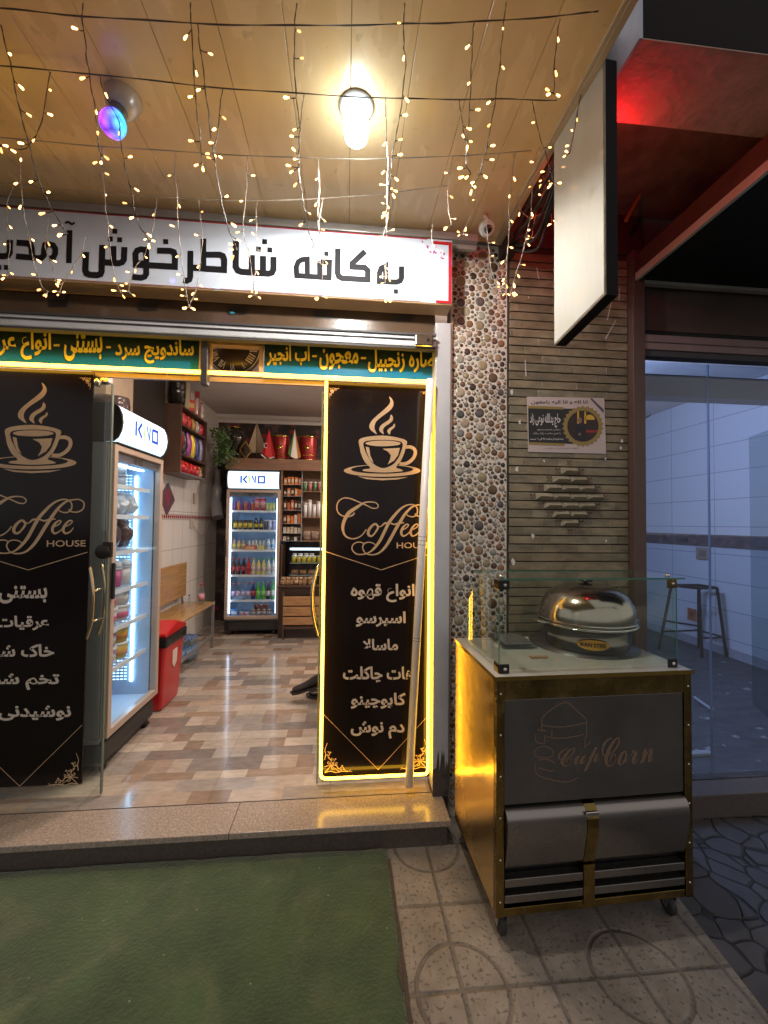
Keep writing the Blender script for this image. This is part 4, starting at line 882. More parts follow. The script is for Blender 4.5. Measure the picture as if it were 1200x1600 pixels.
for k in range(4):
    t=canister('dessert_cup',['dark dessert cup with dome lid on the fourth shelf of the near fridge','dark dessert cup with dome lid on the fourth shelf of the near fridge','pink dessert cup with dome lid on the fourth shelf of the near fridge','pale dessert cup with dome lid at the far end of the fourth shelf'][k],'cup','dome lid cups on the fourth shelf',f1p(-.21+.115*k,.16,sz1[3]+.002),.12,.043,[(.06,.035,.04),(.06,.035,.04),(.42,.08,.22),(.5,.5,.5)][k],(.5,.55,.6),n=16)
    g=MB(); g.lathe([(.046,.118),(.042,.142),(.025,.16),(0,.165)],(0,0,0),16); g.build('dome',FROST,t,world=False)
for k in range(3):
    for j in range(2):
        canister('plastic_tub','white tub with pink label on the fifth shelf of the near fridge','tub','white tubs on the fifth shelf',f1p(-.19+.14*k,.17,sz1[4]+.002+j*.10),.095,.062,FROST,(.6,.62,.62),(.5,.1,.2) if j==0 or k==1 else (.6,.6,.6),1.08,16)
for k in range(3):
    for j in range(2):
        canister('plastic_tub',['yellow dessert tub on the sixth shelf of the near fridge','purple dessert tub on the sixth shelf of the near fridge'][k%2],'tub',['yellow tubs on the sixth shelf','purple tubs on the sixth shelf'][k%2],f1p(-.19+.14*k,.17,sz1[5]+.002+j*.10),.095,.062,[(.5,.36,.06),(.3,.2,.38)][k%2],(.6,.62,.62),[(.55,.25,.05),(.5,.5,.5)][k%2],1.08,16)
canister('plastic_tub','single white tub on the floor of the near fridge','tub',None,f1p(-.2,.18,.215),.14,.06,FROST,(.6,.62,.62),(.4,.15,.2),1.05,16)

# ================================================================== LEFT WALL: pillar, dark cupboard, snack cabinet, bench, bin
WOODD=mat('dark_wood',(.085,.045,.03),.4,var=.3,vs=12,stretch=(3,3,.4)); WOODL=mat('light_wood',(.42,.27,.12),.35,var=.3,vs=10,stretch=(.6,4,4)); BEIGE=mat('beige_edge',(.5,.38,.25),.5)
g=MB(); g.box(XL+.001,-1.70,3.05,3.42,2.03,ZC-.002); tag(g.build('wall_pilaster',mat('pilaster_beige',(.42,.32,.23),.6,var=.15)),kind='structure')
g=MB(); g.box(XL+.001,-1.72,3.43,4.05,2.0,ZC-.003); d0=g.build('overhead_cupboard',mat('cupboard_black',(.02,.016,.014),.35),None,bevel=.004,loc=(-1.76,3.7,2.0)); tag(d0,'black overhead cupboard on the left wall behind the near fridge','cupboard')
bag('rubbish_bag','dark translucent bag on top of the near fridge','bag',None,f1p(.16,.30,2.032),.26,.24,.17,DBAG,.3,3,.25)
XC=-1.58; cy0,cy1=4.08,4.81; zz=[1.965,2.14,2.43,2.61]
cb=thing('snack_cabinet','dark brown open wall cabinet stuffed with colourful snack bags above the bench','cabinet',(XL+.1,cy0,1.965))
for ya_ in (cy0,cy1-.016): g=MB(); g.box(XL+.012,XC,ya_,ya_+.016,zz[0],2.63); g.build('side_panel',WOODD,cb,bevel=.001,seg=1)
g=MB(); g.box(XL+.001,XL+.0118,cy0-.01,cy1,zz[0],2.75); g.build('back_panel',BEIGE,cb)
for z in zz: g=MB(); g.box(XL+.012,XC-.002,cy0+.0165,cy1-.0165,z-.001,z+.014); g.build('shelf',WOODD,cb,bevel=.001,seg=1)
def wallbag(label,y,z,h,c,w_=.10,s=0,grp='snack bags in the wall cabinet'): bag('snack_bag',label,'snack bag',grp,(XC-.055,y,z+.0145),w_,.09,h,foil(c),math.pi/2+.2,s,.1,0)
RN=[('tall glossy red snack bag',(.5,.015,.015)),('black snack bag beside the tall red one',(.02,.02,.02)),('purple striped snack bag',(.28,.05,.25)),('bright yellow snack bag',(.6,.45,.02)),('dark blue snack bag',(.03,.04,.2)),('grey blue snack bag',(.2,.2,.3))]
for k,(n_,c) in enumerate(RN): wallbag(n_+' on the middle shelf of the wall cabinet',cy0+.075+.115*k,zz[1],.26,c,.11,k)
for k,(n_,c) in enumerate([('orange brown packet',(.4,.18,.06)),('crimson packet',(.5,.02,.05)),('crimson packet with gold band',(.45,.05,.03)),('golden brown packet',(.4,.24,.06)),('silver grey packet',(.4,.38,.4)),('small red packet',(.5,.03,.05))]): wallbag(n_+' on the upper shelf of the wall cabinet',cy0+.075+.115*k,zz[2],.14,c,.11,k+9)
for k in range(6): bag('snack_bag','shiny red sweet packet heaped on the lowest shelf of the wall cabinet' if k<5 else 'tan packet at the far end of the lowest cabinet shelf','snack bag','red sweet packets on the lowest shelf' if k<5 else None,(XC-.06,cy0+.07+.115*k,zz[0]+.0145),.11,.09,.13,foil((.55,.02,.02) if k<5 else (.4,.22,.1)),math.pi/2,k,.3)
bag('rubbish_bag','big crumpled glossy black bag on top of the wall cabinet','bag',None,(XC-.09,cy0+.1,zz[3]+.03),.17,.17,.34,mat('black_foil',(.02,.017,.015),.12,.3,bump=1,bs=16),.5,5,.22)
carton('box','upright cream card box on the wall cabinet','box',None,(XC-.04,cy0+.24,zz[3]+.03),.04,.07,.26,(.5,.42,.25),None,.3)
carton('box','red box with gold panel on the wall cabinet','box',None,(XC-.04,cy0+.33,zz[3]+.03),.07,.05,.12,(.5,.03,.02),(.5,.35,.1),.8)
carton('box','black box standing behind the red one on the wall cabinet','box',None,(XC-.10,cy0+.38,zz[3]+.03),.06,.07,.24,(.03,.03,.03),None,.2)
bottle('slim white bottle on the wall cabinet','bottle',None,(XC-.03,cy0+.46,zz[3]+.03),.2,.02,(.55,.5,.45),(.1,.1,.1))
carton('box','tall dark red box near the far end of the wall cabinet','box',None,(XC-.05,cy0+.54,zz[3]+.03),.05,.06,.27,(.35,.02,.03),(.5,.4,.3),.3)
bottle('small pale bottle at the far end of the wall cabinet','bottle',None,(XC-.03,cy0+.62,zz[3]+.03),.18,.024,(.5,.45,.4),(.4,.05,.05))
# wall bits
g=MB(); q=ax(262,780,XL+.004); s_=.17; pst=[Vector((XL+.005,q.y+a*s_,q.z+b*s_)) for a,b in ((-1.1,.1),(0,1),(1,0),(-.1,-1))]; g.prism(pst,(1,0,0),.003)
o=g.build('sticker_sheet',mat('sticker_purple',(.12,.05,.07),.4),None,loc=tuple(q)); tag(o,'tilted dark purple card on the tiled wall beside the near fridge','card')
g=MB(); g.ribbon([(q.y+.035*math.cos(k*.5236),q.z+.045+.045*math.sin(k*.5236)) for k in range(12)],.02,lambda y,z,h:Vector((XL+.0085+h,y,z)),closed=True); g.ribbon([(q.y,q.z+.0),(q.y,q.z-.07)],.02,lambda y,z,h:Vector((XL+.0085+h,y,z))); g.build('number_mark',mat('red_mark',(.4,.02,.05),.4),o,world=True)
def plate(px,py,w_,h,label,c,nm='wall_socket',cat='socket'):
    q=ax(px,py,XL+.004); g=MB(); g.box(XL+.0045,XL+.014,q.y-w_/2,q.y+w_/2,q.z-h/2,q.z+h/2); t=g.build(nm,cmat(c,.35),None,bevel=.003,loc=(XL+.005,q.y,q.z)); tag(t,label,cat)
    g=MB(); g.box(XL+.0145,XL+.017,q.y-w_*.3,q.y+w_*.3,q.z-h*.3,q.z+h*.3); g.build('socket_face',cmat((.4,.38,.35),.3),t); return q
plate(303,779,.06,.13,'small beige switch box on the upper white wall tiles',(.45,.33,.22),'wall_switch','switch')
q=plate(299,818,.11,.11,'cream wall socket under the red tile border',(.5,.45,.38))
g=MB(); g.tube(cr([(XL+.02,q.y+.03,q.z-.03),(XL+.03,q.y+.15,q.z-.12),(XL+.03,q.y+.35,q.z-.14),(XL+.03,q.y+.55,q.z+.02),(XL+.02,q.y+.6,q.z+.2)],6),.004,6); tag(g.build('power_cable',mat('cable_beige',(.4,.33,.28),.5),None,loc=tuple(q)),'thin beige cable drooping from the wall socket','cable')
# bench
e1=az(334,1012,FZ); st=at(334,940,e1.y); bz=st.z; bx1=e1.x; by1=e1.y+.01; by0=by1-1.35; bx0=XL+.04
bn=thing('bench','wooden bench with grey metal legs and a plank backrest along the tiled wall','bench',((bx0+bx1)/2,(by0+by1)/2,FZ))
g=MB(); g.box(bx0,bx1,by0,by1,bz-.022,bz); g.build('seat',mat('bench_wood',(.42,.25,.10),.22,var=.3,vs=9,stretch=(5,.6,5),coat=.3),bn,bevel=.004)
for (x,y) in ((bx0+.015,by0+.02),(bx1-.015,by0+.02),(bx0+.015,by1-.02),(bx1-.015,by1-.02)):
    g=MB(); g.box(x-.0125,x+.0125,y-.0125,y+.0125,FZ,bz-.0225); g.build('leg',mat('grey_tube',(.30,.29,.29),.4,.6),bn)
g=MB(); g.box(bx1-.027,bx1-.003,by0+.033,by1-.033,FZ+.13,FZ+.15); g.box(bx0+.028,bx1-.028,by1-.031,by1-.009,FZ+.131,FZ+.151); g.build('rail',mat('grey_tube'),bn)
qb=ax(257,935,XL+.06); qa=ax(290,875,XL+.06); y_b0,y_b1=by0+.1,ax(289,900,XL+.06).y
for y in (y_b0+.15,y_b1-.08): g=MB(); g.tube([(bx0+.03,y,bz),(bx0+.01,y,bz+.3)],.011,8); g.build('backrest_post',mat('grey_tube'),bn)
g=MB(); zt0=at(285,878,y_b1).z; g.box(bx0+.02,bx0+.038,y_b0,y_b1,bz+.07,max(zt0,bz+.3)); g.build('backrest',mat('bench_wood'),bn,bevel=.006)
p=Vector((bx1-.10,by1-.14,bz)); bottle('clear water bottle with red cap standing on the bench end','bottle',None,p,.22,.032,(.5,.5,.5),(.45,.03,.04),(.5,.25,.3),True)
bottle('tiny dark capped bottle beside the water bottle on the bench','bottle',None,p+Vector((-.08,-.12,0)),.12,.018,(.45,.3,.2),(.03,.02,.02),None,True)
for i in range(3):
    for j in range(4): bottle('wrapped clear water bottle with blue tint on the floor beneath the bench','bottle','pack of water bottles beneath the bench',(bx1-.20+.062*i,by1-.52+.062*j,FZ),.24,.03,(.4,.5,.6),(.1,.2,.5),(.25,.35,.55),True)
# red bin
qb=az(272,1113,FZ); bw_,bd_,bh=.40,.36,ax(272,998,qb.x+.02).z-FZ
bxr=qb.x-.06; byn=qb.y-.02
bh=max(.45,min(.8,at(262,1000,byn).z-FZ))
bn2=thing('waste_bin','red plastic swing top waste bin with black liner beside the near fridge','bin',(bxr-bw_/2,byn+bd_/2,FZ))
def tap(g,x0,x1,y0,y1,z0,z1,k): 
    cx,cy=(x0+x1)/2,(y0+y1)/2; s=lambda a,c:c+(a-c)*k
    vs=[(s(x,cx),s(y,cy),z0) for y in (y0,y1) for x in (x0,x1)]+[(x,y,z1) for y in (y0,y1) for x in (x0,x1)]
    g._add(vs,[(0,2,3,1),(4,5,7,6),(0,1,5,4),(2,6,7,3),(0,4,6,2),(1,3,7,5)])
g=MB(); tap(g,bxr-bw_,bxr,byn,byn+bd_,FZ,FZ+bh,.84); g.build('body',mat('red_plastic',(.42,.012,.015),.25,var=.1,coat=.2),bn2,bevel=.02)
g=MB(); tap(g,bxr-bw_-.012,bxr+.012,byn-.012,byn+bd_+.012,FZ+bh-.06,FZ+bh+.012,.985); g.build('liner_rim',mat('black_liner',(.012,.012,.012),.25,bump=.5,bs=20),bn2,bevel=.01)
g=MB(); X0,X1,Y0,Y1,Z=bxr-bw_-.008,bxr+.008,byn-.008,byn+bd_+.008,FZ+bh+.0125; g._add([(X0,Y0,Z),(X1,Y0,Z),(X1,Y1,Z),(X0,Y1,Z),(X0,Y0,Z+.03),(X1,Y0,Z+.03),(X1,Y1,Z+.03),(X0,Y1,Z+.03),(X0,(Y0+Y1)/2,Z+.09),(X1,(Y0+Y1)/2,Z+.09)],[(0,3,2,1),(0,1,5,4),(1,2,6,9,5),(2,3,7,6),(3,0,4,8,7),(4,5,9,8),(8,9,6,7)]); g.build('lid',mat('red_plastic'),bn2,bevel=.012)
g=MB(); f=lambda u,v,h:Vector((bxr-.012+v*.06,byn+bd_/2+u*.12,FZ+bh*.62+v*.2))
F_=lambda y,z,h:Vector((bxr-.0135+ (z-FZ-bh*.5)*.055,y,z)); cyb=byn+bd_/2; cz=FZ+bh*.55
g.prism([Vector((bxr-.010,cyb-.04,cz+.02)),Vector((bxr-.006,cyb-.04,cz+.12)),Vector((bxr-.006,cyb+.04,cz+.12)),Vector((bxr-.010,cyb+.04,cz+.02)),Vector((bxr-.012,cyb,cz-.02))],(1,0,0),.003); g.build('white_symbol',mat('symbol_white',(.6,.5,.45),.5),bn2)

# ================================================================== REAR WALL UNIT
YU=5.16
zsh=at(430,728,YU).z
xe=1.1; xs0=at(353,728,YU).x
sh2=thing('wall_shelf','long brown wooden shelf above the rear fridge carrying flags and red pots','shelf',((xs0+xe)/2,YU+.2,zsh))
ztop=at(430,717,YU).z
g=MB(); g.box(xs0,xe,YU,YU+.03,at(430,735,YU).z+.003,ztop); g.build('front_board',mat('shelf_wood',(.20,.10,.055),.45,var=.25,vs=10,stretch=(.5,3,3)),sh2,bevel=.003)
g=MB(); g.box(xs0,xe,YU+.0305,YB-.001,ztop-.02,ztop-.001); g.build('top_board',mat('shelf_wood'),sh2)
on=lambda px,dy=.15: Vector((at(px,717,YU+dy).x,YU+dy,ztop))
# decorations
p=on(366); vz=thing('vase','black shiny round belly vase with gold rim beside the vine','vase',p); vz.scale=(1.15,1.15,1.1)
g=MB(); g.lathe([(.05,0),(.055,.02),(.03,.05),(.06,.10),(.11,.20),(.12,.26),(.09,.32),(.06,.34),(.075,.36)],(0,0,0),22); g.build('body',mat('vase_black',(.015,.012,.010),.08,coat=.5),vz,world=False)
g=MB(); g.lathe([(.0755,.355),(.08,.362),(.0755,.37)],(0,0,0),22); g.lathe([(.0565,.0),(.06,.01),(.0565,.02)],(0,0,0),22); g.build('gold_rim',GOLD,vz,world=False)
p=on(384,.08); fr=thing('ornament','small black and gold diamond shaped picture ornament','ornament',p)
g=MB()
for P in ([(0,.0),(.07,.10),(.0,.22),(-.07,.12)],): g.ribbon(P,.014,lambda u,v,h:Vector((u,-.012-h,v)),closed=True)
g.build('gold_frame',GOLD,fr,world=False,solid=.006)
g=MB(); g.prism([(0,0,.012),(.06,0,.10),(0,0,.208),(-.06,0,.12)],(0,1,0),.012); g.build('dark_plate',mat('vase_black'),fr,world=False)
p=on(401,.2); sb=thing('model_sailboat','wooden model sailboat with two beige cloth sails','model boat',p)
g=MB(); g._add([(-.13,0,.07),(0,-.045,.07),(.14,0,.08),(0,.045,.07),(-.10,0,.02),(.10,0,.02)],[(0,1,4),(1,5,4),(1,2,5),(2,3,5),(3,4,5),(3,0,4),(0,3,2,1)]); g.box(-.05,.05,-.03,.03,0,.0195); g.build('hull',WOODD,sb,world=False)
g=MB(); g.tube([(0,0,.07),(0,0,.50)],.005,8); g.build('mast',WOODL,sb,world=False)
g=MB(); g._add([(-.008,0,.10),(-.008,-.01,.48),(-.12,-.03,.11)],[(0,1,2)]); g._add([(.008,0,.10),(.008,-.01,.46),(.13,-.03,.11)],[(0,2,1)]); g.build('sail',mat('sail_cloth',(.42,.33,.22),.8,var=.1),sb,world=False,solid=.003)
def pennant(px,label,cols,mark=None,dy=.06):
    p=on(px,dy); t=thing('table_flag',label,'flag',p,0,'small table flags on the rear shelf'); t.scale=(1.2,1.2,1.3)
    g=MB(); g.tube([(0,0,0),(0,0,.30)],.004,8); g.lathe([(.03,0),(.03,.008),(.006,.012)],(0,0,0),14); g.build('pole',GOLD,t,world=False)
    g=MB(); A=Vector((0,-.006,.295)); n=len(cols)
    for i,c in enumerate(cols):
        g.color(c); a,b=i/n,(i+1)/n; P=lambda s:Vector((-.07+.115*s*1.2,-.006-.012*math.sin(s*6),.03-.03*math.sin(s*3.14)+.03*(1-s)))
        g._add([A.lerp(P(a),.25),A.lerp(P(b),.25),P(b),P(a)],[(0,1,2,3)]); g._add([A,A.lerp(P(b),.25),A.lerp(P(a),.25)],[(0,1,2)])
    g.build('cloth',mat('flag_cloth',attr=True,rough=.7),t,world=False,solid=.002)
    if mark:
        g=MB(); F=lambda u,v,h:Vector((-.025+u,-.022-h,.13+v)); g.ribbon([(.022*math.cos(a),.022*math.sin(a)) for a in [1.0+i*.3 for i in range(15)]],.008,F); g.poly([(.02+.009*math.cos(k*1.2566*2),.009*math.sin(k*1.2566*2)) for k in range(5)],F)
        g.build('crescent_and_star',mat('flag_white',(.6,.6,.58),.7),t,world=False)
        g=MB(); g.ribbon([(-.075,.045),(-.02,.0),(.06,.02)],.012,lambda u,v,h:Vector((u,-.024-h,v))); g.build('fringe',mat('flag_white'),t,world=False)
pennant(420,'red table flag with white crescent and star',[(.5,.015,.02)]*4,True)
pennant(460,'orange white and green table flag with gold fringe',[(.08,.22,.06),(.6,.58,.52),(.6,.58,.52),(.62,.25,.03)])
for px,nm in ((438.5,'left glossy red metal pot between the two flags'),(481,'right glossy red metal pot behind the led strip')):
    p=on(px,.17); t=thing('metal_pot',nm,'pot',p,0,'red metal pots on the rear shelf')
    g=MB(); g.lathe([(.105,0),(.108,.01),(.110,.30),(.106,.315),(0,.318)],(0,0,0),26); g.build('body',mat('red_enamel',(.28,.02,.018),.3,.4,var=.25,vs=20),t,world=False)
    g=MB(); g.lathe([(.1105,.295),(.113,.307),(.1105,.318)],(0,0,0),26); g.build('rim',GOLD,t,world=False); g=MB(); g.lathe([(.1085,.0),(.111,.012),(.109,.02)],(0,0,0),26); g.build('foot_ring',GOLD,t,world=False)
    g=MB(); g.lathe([(.1095,.06),(.1115,.066),(.1097,.072)],(0,0,0),26); g.build('lower_band',GOLD,t,world=False)
    g=MB(); g.lathe([(.0,0),(.03,0),(.03,.003),(0,.003)],(0,-.1085,.16),16,Matrix.Rotation(math.pi/2,4,'X')); g.build('gold_medallion',GOLD,t,world=False)
# trailing vine
vn=thing('trailing_plant','green leafy vine hanging at the end of the shelf over the rear fridge','plant',(-1.62,5.2,2.2))
g=MB(); vr=random.Random(21); base=at(345,700,5.0)
st=[]
for k in range(6):
    a=base+Vector((vr.uniform(-.1,.1),vr.uniform(0,.3),.2)); P=[a]
    for i in range(5): P.append(P[-1]+Vector((vr.uniform(-.07,.07),vr.uniform(-.05,.05),-.07)))
    g.tube(cr(P,3),.0025,5); st+=cr(P,4)
g.build('stem',mat('stem_green',(.06,.08,.02),.6),vn)
g=MB()
for p in st*3:
    q=p+Vector([vr.uniform(-.06,.06) for _ in range(3)]); a=Vector([vr.uniform(-1,1) for _ in range(3)]).normalized(); b=a.orthogonal().normalized(); L=vr.uniform(.022,.045); k=vr.uniform(.5,1.5)
    g.color((.05*k,.11*k,.02*k)); c=a.cross(b)*.006; g._add([q,q+a*L*.4+b*L*.42+c,q+a*L*.95+b*L*.2,q+a*L*1.05,q+a*L*.95-b*L*.2,q+a*L*.4-b*L*.42+c],[(0,1,2,3),(0,3,4,5)])
g.build('leaves',mat('vine_leaf',attr=True,rough=.4),vn)
# white cloth/pipe in the corner
g=MB(); g.smooth=True; g.tube(cr([(-1.74,5.75,2.2),(-1.73,5.72,1.95),(-1.73,5.68,1.75),(-1.68,5.6,1.55)],5),[.04]*5+[.06]*5+[.075]*6,12); tag(g.build('hanging_bag',mat('milky_plastic',(.5,.5,.54),.25,trans=.3),None,loc=(-1.72,5.6,1.5)),'milky plastic bag hanging in the corner left of the rear fridge','bag')
# gum and cup display
x0d,x1d=F2[0]+.335,.35
dr_=thing('display_rack','clear and brown rack of gum packets and cups right of the rear fridge','display rack',((x0d+x1d)/2,YU+.2,1.28))
g=MB(); g.box(x0d,x1d,YU+.22,YU+.235,at(470,845,YU).z,ztop-.05); g.box(x0d-.02,x0d-.001,YU+.02,YU+.219,at(470,845,YU).z,ztop-.05); g.build('back_panel',mat('rack_wood',(.22,.12,.07),.5,var=.2),dr_)
zl_=[at(450,v,YU+.05).z for v in (757,775,797,818,833,845)]
xm=at(471,800,YU+.05).x
for z in zl_: g=MB(); g.box(x0d,xm,YU+.03,YU+.219,z-.004,z); g.build('acrylic_shelf',mat('acrylic',(.7,.75,.78),.1,trans=.5),dr_)
g=MB(); g.box(xm,xm+.006,YU+.03,YU+.219,zl_[-1]-.01,ztop-.055); g.build('divider',mat('acrylic'),dr_)
for z in (at(490,808,YU).z,at(490,767,YU).z,at(490,845,YU).z): g=MB(); g.box(xm+.0065,x1d,YU+.03,YU+.219,z-.012,z); g.build('shelf',mat('rack_wood'),dr_)
gc=[('orange',(.55,.16,.03)),('dark brown',(.06,.03,.02)),('silver',(.5,.5,.52)),('cream',(.5,.42,.3)),('red brown',(.35,.08,.03)),('black',(.02,.02,.02))]
gr=random.Random(8)
for j,z in enumerate(zl_):
    hh=(zl_[j-1]-z-.02) if j else .12
    for i in range(5):
        n_,c=gc[gr.choice([[0,0,1],[0,5,4],[1,2,4],[2,0,1],[3,3,2],[2,5,1]][j])]; w_=(xm-x0d-.01)/5
        carton('gum_pack','%s gum packet in row %s of the rear display rack'%(n_,['one','two','three','four','five','six'][j]),'packet','%s gum packets in row %s'%(n_,['one','two','three','four','five','six'][j]),(x0d+.008+w_*(i+.5),YU+.08,z+.0005),w_*.8,.05,hh*gr.uniform(.6,.85),c,(.5,.45,.35) if gr.random()<.6 else None)
zc=at(490,808,YU).z
for k in range(5): canister('stack_of_cups','tall stack of white paper cups on the display rack','cup stack','white cup stacks on the display rack',(xm+.045+.055*k,YU+.10,zc+.0005),[.18,.22,.16,.2,.17][k],.024,(.62,.62,.62),(.6,.6,.6),n=14)
for k in range(5): canister('jar','small glass jar with %s contents on the top rack shelf'%['green','pink'][k%2],'jar','%s jars on the top rack shelf'%['green','pink'][k%2],(xm+.04+.06*k,YU+.10,at(490,767,YU).z+.0005),.12,.025,[(.1,.2,.08),(.45,.15,.2)][k%2],(.5,.5,.5))
for k in range(3): bag('plastic_bag','clear bag of sweets lying on the lower rack shelf','bag','sweet bags on the lower rack shelf',(xm+.07+.1*k,YU+.1,at(490,845,YU).z+.001),.1,.09,.12,mat('sweet_bag',(.35,.25,.2),.15,trans=.2,bump=1,bs=25,var=.5,vs=30),0,k,.25)
# glass pastry case, counter and crate
YK=4.98
ct=thing('counter','dark wooden counter under the display rack','counter',((x0d+x1d)/2,YK+.3,FZ)); zk=at(470,918,YK).z
g=MB(); g.box(x0d+.0,.9,YK+.02,YU+.6,FZ,zk); g.build('body',mat('counter_dark',(.045,.025,.018),.4,var=.2),ct,bevel=.004)
g=MB(); g.box(x0d-.01,.91,YK-.0,YU+.61,zk+.0005,zk+.022); g.build('top',WOODD,ct,bevel=.003)
g=MB(); g.box(x0d,x0d+.02,YK+.15,YK+.35,zk+.0225,at(450,850,YK+.2).z); g.build('side_post',WOODD,ct)
cs=thing('pastry_case','small glass case with jars and wrapped buns on the counter','glass case',(x0d+.3,YK+.15,zk+.03)); zk2=zk+.0225
xq0=at(452,880,YK+.1).x; z_a=at(470,860,YK+.1).z-.03; 
g=MB(); g.box(xq0,x1d,YK+.10,YK+.104,zk2,z_a+.12); g.box(xq0,xq0+.004,YK+.105,YK+.3,zk2,z_a+.12); g.build('glass_front',glassmat('case_glass',(.9,.95,.95),.8),cs)
zb1=at(470,899,YK+.1).z; zb2=at(470,880,YK+.1).z
for z in (zb1,zb2): g=MB(); g.box(xq0+.0045,x1d,YK+.105,YK+.3,z-.006,z); g.build('glass_shelf',mat('acrylic'),cs)
g=MB(); g.box(xq0,x1d,YK+.28,YK+.29,z_a+.02,z_a+.05); g.build('light_strip',emis('case_light',(.75,.85,1),1.6),cs)
for k in range(6): canister('jar','small jar of yellow sauce in the pastry case','jar','yellow jars in the pastry case',(xq0+.045+.062*k,YK+.17,zb2+.0005),.085,.026,(.6,.45,.04),(.65,.66,.68))
for k in range(4): canister('paper_cup','white lidded cup on top row of the pastry case','cup','white cups in the pastry case',(xq0+.05+.07*k,YK+.22,zb2+.0005),.11,.027,(.65,.67,.7),(.6,.6,.62))
for k in range(4): bag('bread_bun','brown bun wrapped in clear film in the pastry case','bun','wrapped buns in the pastry case',(xq0+.06+.1*k,YK+.19,zb1+.001),.09,.1,.06,mat('bun',(.38,.17,.07),.15,var=.4,vs=20,bump=.5,bs=30,coat=.5),0,k,.1)
for k in range(16):
    bag('biscuit_bag','small bag of brown biscuits piled on the counter edge','bag','biscuit bags piled on the counter',(x0d+.05+.052*(k%8)+gr.uniform(-.01,.01),YK+.05+.03*(k//8),zk2+.001+.035*(k//8)),.065,.06,.06,mat('biscuit',(.30,.19,.10),.2,var=.6,vs=45,bump=1,bs=50,coat=.3),gr.uniform(0,3),k,.3)
kr=thing('wooden_crate','light wooden slatted crate in front of the dark counter','crate',(x0d+.3,YK-.1,FZ+.1)); xk0=at(441,950,YK-.06).x
for v0,v1 in ((932,946),(948,962),(964,976)):
    g=MB(); g.box(xk0+.01,x1d,YK-.07,YK-.055,at(470,v1,YK-.06).z,at(470,v0,YK-.06).z); g.build('slat',mat('crate_wood',(.40,.22,.10),.5,var=.35,vs=14,stretch=(.5,3,4)),kr,bevel=.003)
g=MB(); zb3=at(470,979,YK-.06).z
for x in (xk0-.005,x1d-.03): g.box(x,x+.03,YK-.0545,YK-.02,zb3,at(470,925,YK-.06).z)
g.box(xk0-.005,x1d,YK-.0545,YK+.018,zb3-.03,zb3-.0005); g.build('frame',WOODD,kr)
g=MB(); g.box(xk0,xk0+.02,YK-.05,YK-.03,FZ,zb3-.0305); g.box(x1d-.03,x1d-.01,YK-.05,YK-.03,FZ,zb3-.0305); g.build('feet',WOODD,kr)

# ================================================================== PERSON seated behind the right panel
def skin(name,verts,edges,radii,m,parent,root=0,sub=2):
    me=bpy.data.meshes.new(name); me.from_pydata([tuple(v) for v in verts],edges,[]); o=bpy.data.objects.new(name,me); COL.objects.link(o)
    md=o.modifiers.new('s','SKIN'); md.use_smooth_shade=True
    for i,sv in enumerate(me.skin_vertices[0].data): r=radii[i]; sv.radius=r if isinstance(r,tuple) else (r,r); sv.use_root=(i==root)
    ms=o.modifiers.new('d','SUBSURF'); ms.levels=sub; ms.render_levels=sub; me.materials.append(m); o.parent=parent; return o
# local frame: the person faces -x, origin on the floor under the seat
PSN=(.30,3.22,FZ)
pe=thing('person','seated person in dark clothes with crossed legs, one black shoe showing past the panel','person',PSN)
SKN=mat('skin',(.42,.25,.18),.5,var=.08); JKT=mat('jacket_dark',(.03,.032,.04),.8,var=.2,bump=.3,bs=30); TRS=mat('trousers_dark',(.035,.03,.028),.8,var=.2,bump=.3,bs=40); SHO=mat('shoe_black',(.018,.013,.012),.4,var=.2)
V=[(.0,0,.50),(.0,.09,.52),(-.42,.10,.53),(-.33,.10,.12),(.0,-.09,.52),(-.43,-.07,.58),(-.44,.0,.22),(.02,0,.62)]
skin('trousers',V,[(0,1),(1,2),(2,3),(0,4),(4,5),(5,6),(0,7)],[.12,.095,.062,.05,.095,.062,.048,.13],TRS,pe)
V=[(.02,0,.60),(.03,0,.78),(.03,0,.95),(.02,0,1.06),(.02,.16,1.02),(.0,.21,.80),(-.16,.16,.70),(.02,-.16,1.02),(.0,-.21,.80),(-.16,-.14,.70)]
skin('jacket',V,[(0,1),(1,2),(2,3),(3,4),(4,5),(5,6),(3,7),(7,8),(8,9)],[.135,.14,.15,.09,.075,.055,.042,.075,.055,.042],JKT,pe)
hv=[(.02,0,1.10),(.01,0,1.17),(-.01,0,1.25),(-.01,0,1.33)]; he=[(0,1),(1,2),(2,3)]; hr=[.055,.055,.085,.088]
body=skin('head_and_neck',hv,he,hr,SKN,pe)
g=MB(); g.smooth=True; g._add([(-.095,0,1.27),(-.118,0,1.245),(-.095,.014,1.24),(-.095,-.014,1.24)],[(0,2,1),(0,1,3),(1,2,3),(0,3,2)]); g.build('nose',SKN,pe,world=False,sub=1)
for s_ in (-1,1):
    g=MB(); g.smooth=True; g.lathe([(0,-.012),(.009,-.008),(.012,0),(.009,.008),(0,.012)],(-.086,.03*s_,1.275),10); g.build('eye',mat('eye',(.5,.48,.45),.2),pe,world=False)
    g=MB(); g.smooth=True; g.lathe([(0,-.03),(.012,-.02),(.016,0),(.012,.02),(0,.03)],(.0,.088*s_,1.26),10,sx=1,sy=.5); g.build('ear',SKN,pe,world=False)
g=MB(); g.smooth=True; g.lathe([(.088,-.02),(.098,.03),(.09,.075),(.05,.105),(0,.112)],(.012,0,1.29),18); g.build('hair',mat('hair_dark',(.015,.011,.009),.6,bump=.6,bs=60),pe,world=False)
